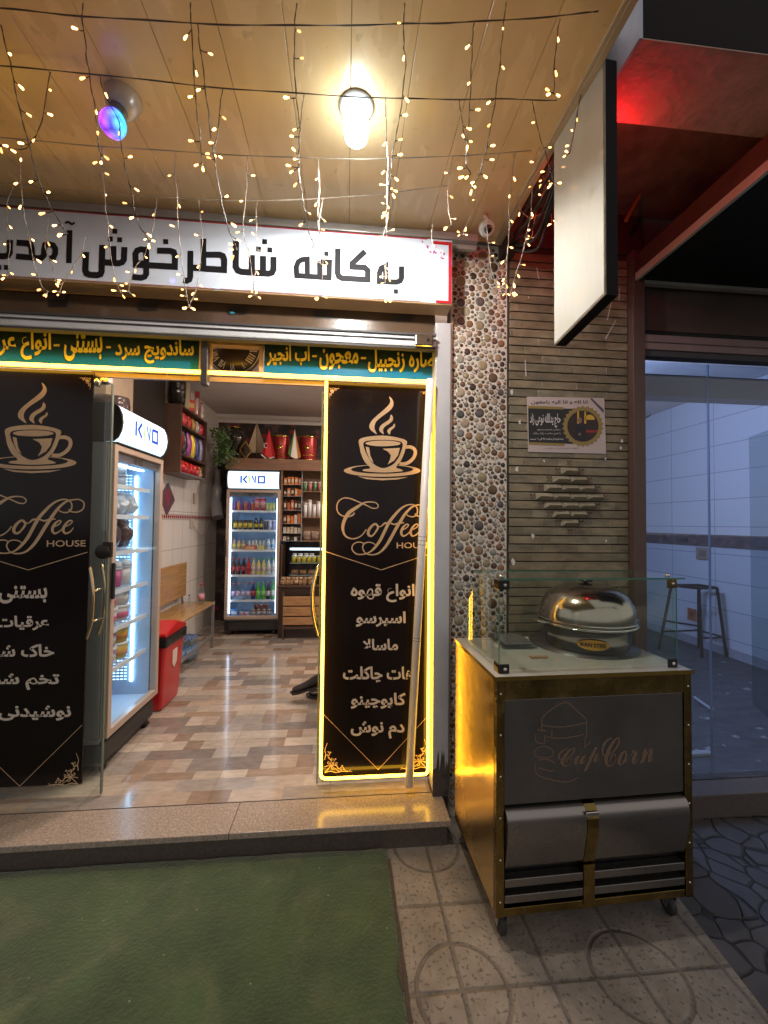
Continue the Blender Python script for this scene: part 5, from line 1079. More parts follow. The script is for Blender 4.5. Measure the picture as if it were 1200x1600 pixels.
for s_ in (-1,1):
    wx,wy=-.17,(.155 if s_>0 else -.135)
    V=[(wx,wy,.70),(wx-.05,wy-.01*s_,.685)]; E_2=[(0,1)]; Rr=[(.03,.022),(.038,.02)]
    for k in range(4):
        y=wy-.01*s_+(-.028+.019*k); L=[.075,.085,.08,.062][k]; i=len(V)
        V+=[(wx-.085,y,.682),(wx-.085-L*.5,y,.672),(wx-.085-L,y,.645)]; E_2+=[(1,i),(i,i+1),(i+1,i+2)]; Rr+=[.010,.009,.0075]
    i=len(V); V+=[(wx-.04,wy-.045*s_,.68),(wx-.075,wy-.06*s_,.67)]; E_2+=[(0,i),(i,i+1)]; Rr+=[.012,.009]
    skin('hand',V,E_2,Rr,SKN,pe)
# shoes: lofted sections from heel to toe
def shoe(ank,toe,up):
    a=Vector(ank); d=(Vector(toe)-a).normalized(); u=Vector(up); s=d.cross(u).normalized(); u=s.cross(d).normalized()
    L=.29; secs=[(-.05,.030,.075,0),(-.02,.036,.09,0),(.05,.036,.085,0),(.10,.038,.062,0),(.16,.045,.046,0),(.21,.043,.038,.004),(.245,.028,.026,.010)]
    g=MB(); g.smooth=True; n=12; vs=[]
    for (t,w_,h,lf) in secs:
        for j in range(n):
            an=6.28318*j/n; c_,s2=math.cos(an),math.sin(an); vs.append(a+d*t+s*(w_*c_)+u*(lf+(h*.5+h*.5*s2)))
    k=len(secs); g._add(vs,[(i*n+j,i*n+(j+1)%n,(i+1)*n+(j+1)%n,(i+1)*n+j) for i in range(k-1) for j in range(n)]+[tuple(range(n))[::-1],tuple(range((k-1)*n,k*n))]); up_=g.build('shoe',SHO,pe,world=False,sub=1)
    g=MB(); pts=[a+d*t+s*(w_*1.04)*sg for sg in (1,) for (t,w_,h,lf) in secs]+[a+d*.262+u*.012]+[a+d*t-s*(w_*1.04) for (t,w_,h,lf) in reversed(secs)]
    g.prism([p-u*.008 for p in pts],u,.014); g.build('sole',mat('sole_black',(.03,.026,.024),.6),up_,world=False)
sx_=at(457,1066,3.2); lx_=sx_.x-PSN[0]
shoe((lx_+.235,0,.14),(lx_,0,.075),(0,0,1)); shoe((-.33,.10,.012),(-.6,.10,.012),(0,0,1))
for c in pe.children:
    if c.name.startswith('trousers'):
        me=c.data; me.vertices[6].co=(lx_+.24,0,.20); me.vertices[5].co=(-.36,-.05,.60)
ch=thing('stool','plain black stool under the seated person behind the panel','stool',PSN)
g=MB(); g.lathe([(0,.36),(.17,.36),(.18,.375),(.18,.40),(0,.405)],(0,0,0),24); g.build('seat',BLACKP,ch,world=False)
for a in range(4):
    an=math.pi/4+a*math.pi/2; g=MB(); g.tube([(.11*math.cos(an),.11*math.sin(an),.36),(.17*math.cos(an),.17*math.sin(an),0)],.011,8); g.build('leg',BLACKM,ch,world=False)
# warm ceiling lamps of the cafe
for k,(x,y) in enumerate(((.62,3.1),(.62,4.6),(-.75,2.72))):
    t=thing('ceiling_lamp',['round white ceiling lamp nearest the cafe door','round white ceiling lamp near the rear display','round white ceiling lamp just inside the door head'][k],'lamp',(x,y,ZC),0,'ceiling lamps inside the cafe')
    g=MB(); g.lathe([(.10,-.001),(.10,-.02),(.09,-.022)],(0,0,0),24); g.build('rim',WHITEM,t,world=False)
    g=MB(); g.lathe([(.089,-.0225),(.06,-.03),(0,-.032)],(0,0,0),24); g.build('diffuser',emis('warm_diffuser',(1,.80,.66),330),t,world=False)

# ================================================================== CORN CART
CX0,CX1,CY0,CY1,CZ0,CZ1=.545,1.315,1.435,1.925,.115,.955
RZC=rad(1.6)
cart=thing('corn_cart','gold and steel corn vending cart on castors with glass guard','cart',(CX0,CY0,0))
GOLDP=mat('gold_mirror_panel',(.85,.60,.24),.24,1,var=.08,vs=3,bump=.6,bs=1.8,rvar=.09); GREYF=mat('brushed_front',(.135,.125,.115),.36,.65,var=.12,vs=4,rvar=.1,bump=.05,bs=60)
c0=lambda *a:a
W,Dp=CX1-CX0,CY1-CY0
def L(g,n,m,p=cart,**k): return g.build(n,m,p,world=False,**k)
g=MB(); g.box(-.001,.0005,.02,Dp-.004,CZ0+.01,CZ1-.005); L(g,'side_panel',GOLDP)
g=MB(); g.box(W-.0005,W+.001,.02,Dp-.004,CZ0+.01,CZ1-.005); L(g,'side_panel',GOLDP)
g=MB(); g.box(.0008,W-.0008,.035,Dp-.0005,CZ0,CZ1-.02); L(g,'carcass',BLACKM)
g=MB(); g.box(0,.03,-.004,.03,CZ0,CZ1-.011); g.box(W-.03,W,-.004,.03,CZ0,CZ1-.011); g.box(.0305,W-.0305,-.0035,.029,.872,CZ1-.012); g.box(.0305,W-.0305,.0,.028,CZ0+.0,CZ0+.028); g.build('front_posts',mat('gold_dark',(.26,.18,.06),.25,1,var=.35,vs=10,rvar=.12,bump=.1,bs=12),cart,world=False,bevel=.002)
ZP0=.50
g=MB(); g.box(.031,W-.031,.002,.034,ZP0,.871); L(g,'front_panel',GREYF,bevel=.003)
# engraved drawing and words
YE=-.0002
q0=at(785,1093,CY0); 
def cf(u,v,h=0): q=at(u,v,CY0); return Vector((q.x-CX0,.0017-h*1.5,q.z))
g=MB(); Z3=lambda P:[(780+u/4,1060+v/4) for u,v in P]; j=0
for P in ([(270,255),(310,215),(420,155),(500,215),(555,262)],[(270,295),(340,308),(430,308),(555,285)],[(300,370),(400,382),(540,360)],[(272,258),(270,330)],[(555,262),(556,350),(545,400)],[(240,325),(300,335)],[(232,355),(235,400),(285,410),(290,360)],[(220,470),(250,435),(310,435),(345,470),(320,500),(240,495),(220,470)],[(245,515),(310,512),(355,540)],[(250,565),(330,585),(345,575)],[(225,540),(240,605),(330,640),(430,655),(500,630)],[(548,400),(545,440),(585,400)],[(335,330),(335,368)]):
    g.ribbon(cr(Z3(P),3),1.9,cf,t=.0003+.00004*j,lift=.00002); j+=1
GRV=mat('engraving',(.20,.135,.09),.55,.2)
a=cf(*Z3([(372,610)])[0]); b=cf(*Z3([(640,580)])[0]); c=cf(*Z3([(400,450)])[0])
U=b-a; Vv=Vector((0.0,0,c.z-a.z)); lettering(g,'\U0001d4d2\U0001d4fe\U0001d4f9',a,U,Vv,fa=False,N=(0,-1,0),lift=.0009,bold=.005)
a=cf(*Z3([(650,570)])[0]); b=cf(*Z3([(990,540)])[0]); c=cf(*Z3([(690,385)])[0]); lettering(g,'\U0001d4d2\U0001d4f8\U0001d4fb\U0001d4f7',a,b-a,Vector((0,0,c.z-a.z)),fa=False,N=(0,-1,0),lift=.0009,bold=.005)
L(g,'engraved_logo',GRV)
# two rolled steel drawers split by a gold strip
xm_=at(922,1300,CY0).x-CX0
for k,(a_,b_) in enumerate(((.033,xm_-.022),(xm_+.022,W-.033))):
    pr=[(.03,.492),(.0,.488),(-.018,.474),(-.026,.45),(-.026,.42),(-.022,.38),(-.012,.33),(.002,.28),(.03,.272)]
    g=MB(); pq=cr(pr,4); nq=len(pq); g.smooth=True; g._add([(x,y,z) for x in (a_,b_) for y,z in pq],[(i,i+1,i+1+nq,i+nq) for i in range(nq-1)]); g.smooth=False; g._add([(x,y,z) for x in (a_,b_) for y,z in pq],[tuple(range(nq))[::-1],tuple(range(nq,2*nq))])
    o=L(g,'drawer_front',mat('brushed_steel',(.27,.25,.23),.28,.95,var=.03,vs=5,rvar=.05))
    for zz0 in (.215,.160): g=MB(); g.box(a_,b_,-.002,.03,zz0,zz0+.028); L(g,'lower_rail',mat('brushed_steel'),bevel=.002)
g=MB(); g._add([(x,y-.003,z) for x in (xm_-.0215,xm_+.0215) for y,z in pr],[(i,i+1,i+1+9,i+9) for i in range(8)]+[tuple(range(9))[::-1],tuple(range(9,18))]); g.box(xm_-.0215,xm_+.0215,-.0045,.03,.13,.2715); L(g,'gold_strip',mat('gold_dark'))
g=MB(); g.box(xm_-.03,xm_+.02,-.034,-.029,.462,.478); L(g,'latch',STEELP,bevel=.002)
# worktop
g=MB(); g.box(-.006,W+.006,-.008,Dp+.004,CZ1-.0105,CZ1); L(g,'worktop',mat('worktop_white',(.42,.40,.36),.22,var=.08,vs=5),bevel=.002)
g=MB(); g.box(-.008,W+.008,-.0105,-.0085,CZ1-.012,CZ1+.002); g.box(-.008,-.0065,-.0085,Dp+.004,CZ1-.012,CZ1+.002); L(g,'worktop_edge',GOLD)
q=az(912,1005,CZ1); pcx,pcy=q.x,q.y-.02
g=MB(); g.lathe([(.232,.0006),(.232,.0016),(0,.0016)],(pcx-CX0,pcy-CY0-.0,CZ1),40); L(g,'heat_plate',mat('plate_dark',(.10,.09,.085),.35,.6))
g=MB()
for x in (.015,W-.015):
    for k in range(6): g.lathe([(.0045,0),(.0035,.002),(0,.0028)],(x,-.004,.17+k*.145),10,Matrix.Rotation(math.pi/2,4,'X'))
cart_rivets=L(g,'rivets',STEELP); cart_rivets['kind']='stuff'

# casters
for (x,y) in ((.045,.05),(W-.045,.05),(.045,Dp-.05),(W-.045,Dp-.05)):
    g=MB(); g.box(x-.028,x+.028,y-.028,y+.028,CZ0-.006,CZ0-.0005); g.prism([(x-.018,y-.02,CZ0-.006),(x-.018,y+.026,CZ0-.006),(x-.018,y+.024,.035),(x-.018,y+.004,.03)],(1,0,0),.003); g.prism([(x+.015,y-.02,CZ0-.006),(x+.015,y+.026,CZ0-.006),(x+.015,y+.024,.035),(x+.015,y+.004,.03)],(1,0,0),.003); o=L(g,'castor',mat('castor_steel',(.4,.39,.38),.35,.9))
    g=MB(); g.lathe([(0,-.013),(.028,-.013),(.036,-.008),(.036,.008),(.028,.013),(0,.013)],(x-.0,y+.014,.036),20,Matrix.Rotation(math.pi/2,4,'Y')); g.build('wheel',mat('tyre_black',(.02,.02,.02),.6),o,world=False)
# glass guard
GG=glassmat('guard_glass',(.93,.97,.94),1.0); GE=mat('glass_edge',(.10,.30,.22),.15,trans=.3)
zt_=at(900,903,CY0+.03).z; x_l=at(781,980,CY0+.03).x-CX0; x_r=at(1065,980,CY0+.03).x-CX0; yg=.03
g=MB(); g.box(x_l,x_r,yg,yg+.006,CZ1+.012,zt_-.006); o=L(g,'front_glass',GG)
ytb=az(900,891,zt_).y-CY0
g=MB(); g.box(x_l-.012,x_r+.012,yg-.025,ytb,zt_-.0055,zt_+.0005); L(g,'top_glass',GG)
g=MB(); g.box(x_l-.012,x_r+.012,yg-.0262,yg-.0251,zt_-.0055,zt_+.0005); g.box(x_l-.012,x_r+.012,ytb+.0001,ytb+.001,zt_-.0055,zt_+.0005); g.box(x_l-.0012,x_l-.0002,yg,yg+.006,CZ1+.012,zt_-.006); g.box(x_r+.0002,x_r+.0012,yg,yg+.006,CZ1+.012,zt_-.006); L(g,'polished_edges',GE)
for xx in (x_l,x_r-.006):
    g=MB(); zs_=CZ1+.012; g.prism([(xx,yg+.0065,zs_),(xx,.43,zs_),(xx,.43,zs_+.09),(xx,.34,zs_+.25),(xx,.22,zt_-.006),(xx,yg+.0065,zt_-.006)],(1,0,0),.006); L(g,'side_glass',GG)
    g=MB(); g.ribbon([(.4305,zs_),(.4305,zs_+.09),(.3405,zs_+.251),(.2205,zt_-.006)],.002,lambda y,z,h,xx=xx:Vector((xx-.0005,y,z))); L(g,'side_edge',mat('amber_edge',(.35,.24,.08),.4))
for (xx,sgn) in ((x_l,1),(x_r-.04,1)):
    for zc_ in (zt_-.042,CZ1+.0005):
        g=MB(); g.box(xx-.003,xx+.036,yg-.006,yg-.0005,zc_,zc_+.034); o=L(g,'clamp_plate',BLACKP if xx==x_l or zc_<1.1 else mat('gold_dark'),bevel=.002)
        g=MB(); g.lathe([(.007,0),(.006,.004),(0,.005)],(xx+.018,yg-.006,zc_+.017),12,Matrix.Rotation(math.pi/2,4,'X')); g.build('screw',STEELP,o,world=False)
        if xx==x_l: g=MB(); g.box(xx-.006,xx-.0015,yg+.0,yg+.04,zc_,zc_+.034); L(g,'clamp_side',GOLD,bevel=.001)
for xx in (x_l+.01,x_r-.03): g=MB(); g.lathe([(.009,0),(.009,.006),(.006,.012),(0,.013)],(xx,yg+.01,zt_+.001),12); L(g,'top_screw',STEELP)
cart.rotation_euler=(0,0,RZC)
# tray and pot on the cart
tr_=thing('steel_tray','shallow clear lidded tray left of the steamer pot','tray',(az(830,1000,CZ1).x,az(800,1005,CZ1).y,CZ1+.0015)); tr_.location.x=az(800,1008,CZ1).x
g=MB(); g.box(-.07,.09,-.10,.10,0,.018); g.build('tray',glassmat('tray_glass',(.7,.75,.75),1.5,rough=.05),tr_,world=False,bevel=.008)
g=MB(); g.box(-.055,.075,-.085,.085,.0185,.021); g.build('tray_lid',mat('tray_lid',(.25,.25,.25),.12,.6),tr_,world=False,bevel=.002)
g=MB(); q=az(838,1024,CZ1+.01); g.box(q.x-.025,q.x+.045,q.y-.012,q.y+.012,CZ1+.0015,CZ1+.006); tag(g.build('wooden_scoop',mat('scoop_wood',(.35,.19,.10),.5),None,loc=(q.x,q.y,CZ1)),'flat brown wooden stick lying before the steamer pot','stick')
pot=thing('steamer_pot','dome lidded stainless steel corn steamer pot on the cart','pot',(pcx,pcy,CZ1+.0018),0)
PR=.195
g=MB(); g.lathe([(.160,.0),(.172,.006),(.180,.05),(.188,.098),(.205,.103),(.207,.107),(.198,.110)],(0,0,0),56); g.build('base_pan',mat('pot_steel',(.50,.47,.44),.16,1,var=.1,vs=4,rvar=.05),pot,world=False)
g=MB(); zt2=at(905,928,pcy).z-CZ1; g.lathe([(.196,.110),(.200,.114),(.200,.13),(.198,.16),(.189,.195),(.168,.228),(.134,.254),(.088,.270),(.045,.277),(0,.279)],(0,0,0),56); 
g.build('dome_lid',mat('pot_dome',(.50,.42,.36),.17,1,var=.12,vs=3,rvar=.06),pot,world=False)
g=MB(); g.lathe([(.012,.278),(.010,.283),(.028,.287),(.030,.293),(.018,.298),(0,.299)],(0,0,0),20); g.build('lid_knob',BLACKP,pot,world=False)
g=MB(); 
for zz_,rr in ((.112,.209),(.124,.205)): g.tube([(rr*math.cos(a*.1309),rr*math.sin(a*.1309),zz_) for a in range(49)],.0022,6,cap=False)
g.build('wire_ring',STEELP,pot,world=False)
for s_ in (-1,1):
    g=MB(); g.tube(cr([(s_*.205,-.035,.108),(s_*.232,-.03,.112),(s_*.238,0,.113),(s_*.232,.03,.112),(s_*.205,.035,.108)],5),.004,8); g.build('handle',STEELP,pot,world=False)
g=MB(); a0=-math.pi/2-.40; RR=.1845
def pl(u,v,h=0): a=a0+u/RR; r_=RR+v*.04+.0008+h; return Vector((r_*math.cos(a),r_*math.sin(a),.045+v))
el=[(.062*math.cos(k*.2094),.0215*math.sin(k*.2094)) for k in range(30)]
g._add([pl(0,0)]+[pl(u,v) for u,v in el],[(0,i+1,(i+1)%30+1) for i in range(30)]); g.build('oval_label',mat('label_yellow',(.60,.30,.03),.4),pot,world=False)
g=MB(); tv=MB(); lettering(tv,'IRAN STEEL',(-.052,0,-.009),(.104,0,0),(0,0,.018),bold=.02,fa=False,N=(0,0,0))
g._add([pl(v[0],v[2],.0012) for v in tv.v],tv.f); g.build('label_letters',INK,pot,world=False)
pot.scale=(1,1,1); print('pot',zt2,pcx,pcy)

# ================================================================== LIGHT BOX SIGN and neighbouring front
yb0,yb1=1.20,1.48
def lbx(px,py,Y): return at(px,py,Y)
A=at(947,460,yb0);B=at(951,92,yb0);Cc=at(868,540,yb1);Dd=at(868,250,yb1)
lb=thing('light_box_sign','unlit white projecting light box sign with black frame above the brick wall','sign',tuple((A+Cc)/2))
nn=(Cc-A); nn.z=0; nn.normalize(); sd=Vector((nn.y,-nn.x,0)); th=.040
zbt=A.z; zbf=Cc.z; ztn=B.z; ztf=ztn+.0
P=[Vector((A.x,A.y,A.z)),Vector((Cc.x,Cc.y,Cc.z)),Vector((Cc.x,Cc.y,ztn)),Vector((A.x,A.y,ztn))]
g=MB(); g.prism([p+sd*.0015 for p in P],sd,th); g.build('casing',mat('casing_black',(.006,.005,.005),.6,spec=.15),lb)
cen=(P[0]+P[2])/2; q=[cen+(p-cen)*.985 for p in P]
g=MB(); g.prism([p-sd*.004 for p in P],sd,.0050); g.build('metal_frame',mat('frame_rusty',(.34,.28,.20),.5,.4,var=.4,vs=20),lb)
g=MB(); g.prism([p-sd*.0062 for p in q],sd,.002); g.build('face',mat('acrylic_face',(.56,.55,.50),.12,var=.09,vs=6,rvar=.08,stretch=(2,2,.4),bump=.04,bs=4),lb)
g=MB(); 
for s_ in (.3,.6): pt=P[3].lerp(P[2],s_); g.box(pt.x+.01,pt.x+.03,pt.y-.01,pt.y+.01,pt.z-.02,3.0)
g.build('hanger',BLACKM,lb)
# neighbour's steel beam
RUST=mat('rough_beam',(.45,.30,.25),.75,var=.25,vs=12,bump=.45,bs=34)
p1=az(1005,60,3.0); p2=az(978,192,3.0); bx=p1.x+.0
bm_=thing('canopy_beam','big black beam with rough underside glowing red behind the light box','beam',(2,p1.y,3.0))
g=MB(); g.box(bx,4.5,p1.y,p2.y,3.004,3.7); g.build('fascia',mat('fascia_black',(.010,.005,.006),.6,spec=.1,var=.2),bm_)
g=MB(); g.box(bx,4.5,p1.y+.001,p2.y,2.999,3.0035); g.build('underside',RUST,bm_)
g=MB(); g.box(bx-.012,bx-.0005,p1.y-.0,p2.y+.25,3.0,3.7); g.build('end_plate',mat('end_plate_blue',(.38,.42,.48),.35,.3,var=.2,vs=8),bm_)
ns=MB(); ns.box(.82,4.5,p2.y+.001,2.1,3.22,3.3); tag(ns.build('neighbour_ceiling',mat('stained_concrete',(.20,.14,.115),.75,var=.5,vs=5,bump=.4,bs=12)),kind='structure')
g=MB(); g.box(.86,1.62,2.09,2.118,3.0,3.219); tag(g.build('roof_joist',mat('joist',(.07,.035,.03),.6,var=.3),None,loc=(1.1,1.8,3.0)),'dark red steel joist under the stained neighbouring ceiling','joist')
g=MB(); jt=at(975,300,1.9); g.tube([at(978,345,1.95),at(1001,303,1.95),at(975,262,1.95)],.010,6); tag(g.build('bent_pipe',mat('rust_orange',(.35,.16,.07),.6),None,loc=tuple(at(978,345,1.95))),'bent rusty orange pipe behind the light box sign','pipe')
# dark structure behind the string lights: post with cables
g=MB(); g.box(.802,.87,1.95,2.10,2.92,3.3); g.box(.815,.86,1.3,1.95,3.06,3.2); tag(g.build('steel_bracket',mat('bracket_rust',(.07,.035,.028),.6,.3,var=.3),None,loc=(.83,2.0,2.92)),'dark rusty steel bracket at the canopy corner','bracket')
g=MB(); cr2=random.Random(4)
for k in range(5):
    g.tube(cr([(.80+.01*k,1.35,3.05),(.82+.01*k,1.55+.03*k,2.95-.03*k),(.80+.012*k,1.75,2.93-.045*k),(.83,1.95,2.96-.02*k),(.84,2.08,3.0)],6),.006+.002*(k%2),6)
tag(g.build('cable_bundle',mat('cable_black',(.012,.011,.011),.45),None,loc=(.82,1.9,2.9)),'tangle of black cables along the canopy corner','cables')
g=MB(); q0=at(868,215,1.75); q1=at(872,275,1.75); g.tube([q0,q1],.008,8); tag(g.build('tube_clip',mat('clip_white',(.6,.6,.6),.4),None,loc=tuple(q0)),'short white tube hanging beside the cable tangle','tube')
# box canopy with rail
rl=at(990,440,2.08); xr_=rl.x; zr=rl.z
sf=thing('soffit_box','black boxed soffit with pale metal edge rail above the empty shop','soffit',(xr_+1,1.6,zr))
g=MB(); g.box(xr_+.008,4.5,.9,2.1,zr+.012,2.985); g.build('box',mat('soffit_brown',(.08,.045,.035),.4,var=.35,vs=6),sf)
g=MB(); g.box(xr_+.008,4.5,.9,2.1,zr+.006,zr+.0115); g.build('underside',mat('soffit_black',(.010,.013,.011),.5,spec=.2,var=.4,vs=4),sf)
g=MB(); g.box(xr_-.012,xr_+.0075,.9,2.1,zr-.012,zr+.028); g.box(xr_+.008,4.5,2.065,2.10,zr-.012,zr+.0055); g.build('edge_rail',mat('rail_alu',(.50,.52,.46),.4,.2,var=.15),sf,bevel=.002)
XJ=1.606
hb=thing('shutter_box','dark boxed roller shutter head with pinkish metal bar above the empty shop','shutter box',(2.6,2.1,2.45))
g=MB(); g.box(XJ,4.5,2.13,2.30,2.548,zr-.013); g.build('head_panel',mat('head_dark',(.02,.022,.022),.35,var=.4,vs=5),hb)
g=MB(); g.box(XJ,4.5,2.06,2.129,2.462,2.545); g.box(XJ,4.5,2.052,2.0595,2.50,2.507); g.build('bar',mat('bar_pink',(.30,.22,.21),.4,.4,var=.15),hb,bevel=.003)
g=MB(); g.box(XJ,4.5,2.07,2.129,2.43,2.4615); g.build('rubber_edge',mat('rubber'),hb)
g=MB(); g.box(XJ,4.5,2.24,2.34,2.27,2.4); g.build('lintel',mat('lintel_blue',(.10,.11,.15),.4),hb)
# shop shell
SX1,SY1=4.1,7.0
ST=tilemat('shop_tiles',(1,2),.6,.3,(.60,.60,.62),(.30,.30,.33),.2,off=0); ST2=tilemat('shop_tiles_rear',(0,2),.6,.3,(.60,.60,.62),(.30,.30,.33),.2,off=0)
g=MB(); g.box(SX1,SX1+.1,2.3,SY1,FZ,3.0); tag(g.build('shop_wall_right',ST),kind='structure')
g=MB(); g.box(1.55,SX1+.1,SY1,SY1+.1,FZ,3.0); tag(g.build('shop_wall_rear',ST2),kind='structure')
g=MB(); g.box(1.50,1.605,2.21,SY1,FZ,3.0); tag(g.build('shop_wall_left',PL),kind='structure')
g=MB(); g.box(1.5,SX1+.1,2.31,SY1+.1,3.0,3.08); tag(g.build('shop_ceiling',PL),kind='structure')
g=MB(); g.box(1.606,SX1,2.102,SY1,.01,FZ); tag(g.build('shop_floor',mat('dusty_floor',(.055,.055,.058),.6,var=.6,vs=7,bump=.3,bs=30,stretch=(1,2.2,1))),kind='structure')
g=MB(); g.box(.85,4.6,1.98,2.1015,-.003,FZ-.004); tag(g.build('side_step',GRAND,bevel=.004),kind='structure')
g=MB(); g.box(SX1-.006,SX1-.001,2.3,SY1,1.27,1.41); tag(g.build('marble_band',mat('band_marble',(.13,.09,.09),.2,var=.5,vs=15)),kind='structure')
g=MB(); g.box(SX1-.03,SX1-.001,2.4,SY1-.03,FZ,FZ+.09); tag(g.build('skirting',mat('skirt_grey',(.35,.34,.37),.3,var=.2)),kind='structure')
g=MB(); g.box(3.0,SX1-.031,5.6,6.9,FZ+.0005,FZ+.04); tag(g.build('raised_sill',mat('skirt_grey')),kind='structure')
# glazing
xj=at(1108,800,2.15).x
for a,b,lab in ((XJ+.002,xj-.003,'tall glass pane of the empty shop nearest the brown jamb'),(xj+.003,3.4,'tall glass pane of the empty shop right of the bright joint')):
    g=MB(); g.box(a,b,2.145,2.155,FZ+.002,2.43); t=g.build('shop_window',glassmat('shop_glass',(.88,.93,.98),1.0,dirt=.03),None,loc=((a+b)/2,2.15,FZ)); tag(t,lab,'window','shop window panes')
    g=MB(); g.box((b+.0005) if b<3 else a-.0015,(b+.002) if b<3 else a-.0005,2.144,2.156,FZ+.002,2.43); g.build('polished_edge',mat('edge_bluish',(.25,.35,.5),.1,trans=.4),t)
gl=MB(); h1=az(1170,683,2.2); h2v=az(1203,671,2.2); h2v=h1+(h2v-h1)*((h1.y-2.4)/(h1.y-h2v.y)); h1.z=0; h2v.z=0; gl.prism([h1+Vector((0,0,FZ+.01)),h2v+Vector((0,0,FZ+.01)),h2v+Vector((0,0,2.2)),h1+Vector((0,0,2.2))],(1,-.3,0),.01)
t=gl.build('open_glass_door',glassmat('green_glass',(.74,.82,.84),1.0),None,loc=(h1.x,h1.y,FZ)); tag(t,'greenish glass door standing open inside the empty shop','glass door')
q=at(1178,785,3.2)
# things on the right wall
for (px,py,w_,h_,c,lab,nm) in ((1069,844,.10,.05,(.02,.02,.025),'small black socket under the marble band','wall_socket'),(1099,865,.18,.14,(.30,.22,.17),'brown junction plate on the shop wall tiles','junction_plate'),(1082,960,.12,.14,(.40,.13,.05),'orange plate low on the shop wall','junction_plate')):
    q=ax(px,py,SX1-.002); g=MB(); g.box(SX1-.014,SX1-.0065,q.y-w_/2,q.y+w_/2,q.z-h_/2,q.z+h_/2); o=g.build(nm,cmat(c,.5),None,bevel=.002,loc=tuple(q)); tag(o,lab,'plate'); g=MB(); g.box(SX1-.017,SX1-.0145,q.y-w_/4,q.y+w_/4,q.z-h_/4,q.z+h_/4); g.build('cover',cmat(tuple(x*.6 for x in c),.4),o)
q=ax(1010,650,SX1-.01); g=MB(); g.tube(cr([(SX1-.012,q.y+.6,q.z-.12),(SX1-.012,q.y+.2,q.z-.05),(SX1-.012,q.y-.1,q.z),(SX1-.012,q.y-.15,q.z+.1)],5),.008,6); tag(g.build('loose_wire',mat('cable_black'),None,loc=tuple(q)),'loose dark wire high on the tiled shop wall','wire')
# metal stool frame
b1=az(1097,1028,FZ); b2=az(1146,1024,FZ); sx0,sy0=b1.x,b1.y
s2=thing('metal_stool','bare black metal stool frame in the empty shop','stool',(sx0,sy0,FZ)); hs=.72; w2=.36
FT=[(0,0),(.30,.02),(.28,.34),(-.24,.30)]; TP=[(.02,.05),(.24,.06),(.22,.27),(-.12,.26)]
for (a,b) in zip(FT,TP): g=MB(); g.tube([(a[0],a[1],0),(b[0],b[1],hs)],.016,6); g.build('leg',BLACKM,s2,world=False)
for i in range(4):
    a,b=TP[i],TP[(i+1)%4]; g=MB(); g.tube([(a[0],a[1],hs),(b[0],b[1],hs)],.016,6); g.build('top_rail',BLACKM,s2,world=False)
    k=.28 if i!=3 else .45; f=lambda P,Q,t:(P[0]+(Q[0]-P[0])*t,P[1]+(Q[1]-P[1])*t,hs*t); g=MB(); g.tube([f(FT[i],TP[i],k),f(FT[(i+1)%4],TP[(i+1)%4],k)],.011,6); g.build('stretcher',BLACKM,s2,world=False)
# debris
dr3=random.Random(2)
for k in range(7):
    q=az(dr3.uniform(1105,1160),dr3.uniform(985,1012),FZ); L_=dr3.uniform(.2,.6); g=MB(); g.box(-L_/2,L_/2,-.03,.03,0,.02); o=g.build('scrap_plank',mat('scrap_wood',(.14,.12,.12),.7,var=.4),None,bevel=.003); o.location=(q.x,q.y,FZ+.001+.021*k); o.rotation_euler=(0,0,dr3.uniform(0,3)); tag(o,'grey scrap plank in the rubble pile behind the stool','plank','scrap planks behind the stool')
for k in range(22):
    q=az(dr3.uniform(1060,1195),dr3.uniform(1015,1190),FZ); s_=dr3.uniform(.01,.03); g=MB(); g._add([(s_*dr3.uniform(.6,1.6)*math.cos(a),s_*dr3.uniform(.4,1)*math.sin(a),0) for a in (0,1.2,2.6,3.8,5)]+[(0,0,s_*.5)],[(i,(i+1)%5,5) for i in range(5)]+[(4,3,2,1,0)]); o=g.build('rubble_chip',mat('chip_grey',(.22,.21,.21),.7),None); o.location=(q.x,q.y,FZ+.0005); tag(o,'pale plaster chip scattered on the dusty shop floor','chip','plaster chips on the shop floor')
q0=az(1085,1092,FZ); q1=az(1113,1112,FZ); g=MB(); g.tube([q0+Vector((0,0,.012)),q1+Vector((0,0,.012))],.011,6); tag(g.build('metal_strip',mat('strip_pale',(.42,.42,.46),.4),None,loc=tuple(q0)),'pale metal strip lying on the dusty shop floor','strip')
q0=az(1090,1180,FZ); g=MB(); g.box(q0.x-.1,q0.x+.09,q0.y-.02,q0.y+.02,FZ+.0005,FZ+.02); tag(g.build('floor_block',mat('block_grey',(.28,.28,.27),.6),None,bevel=.003,loc=tuple(q0)),'short grey block on the shop floor by the window','block')
# blue-white tube lamp of the empty shop (its reflection shows in the door)
tl=thing('tube_lamp','blue white tube lamp on the rear left of the empty shop','lamp',(1.9,3.0,2.9))
g=MB(); g.box(1.62,1.66,2.7,3.9,2.52,2.58); g.build('fitting',WHITEM,tl)
g=MB(); g.tube([(1.69,2.72,2.55),(1.69,3.88,2.55)],.016,10); g.build('tube',emis('cold_tube',(.42,.56,1.0),260),tl)

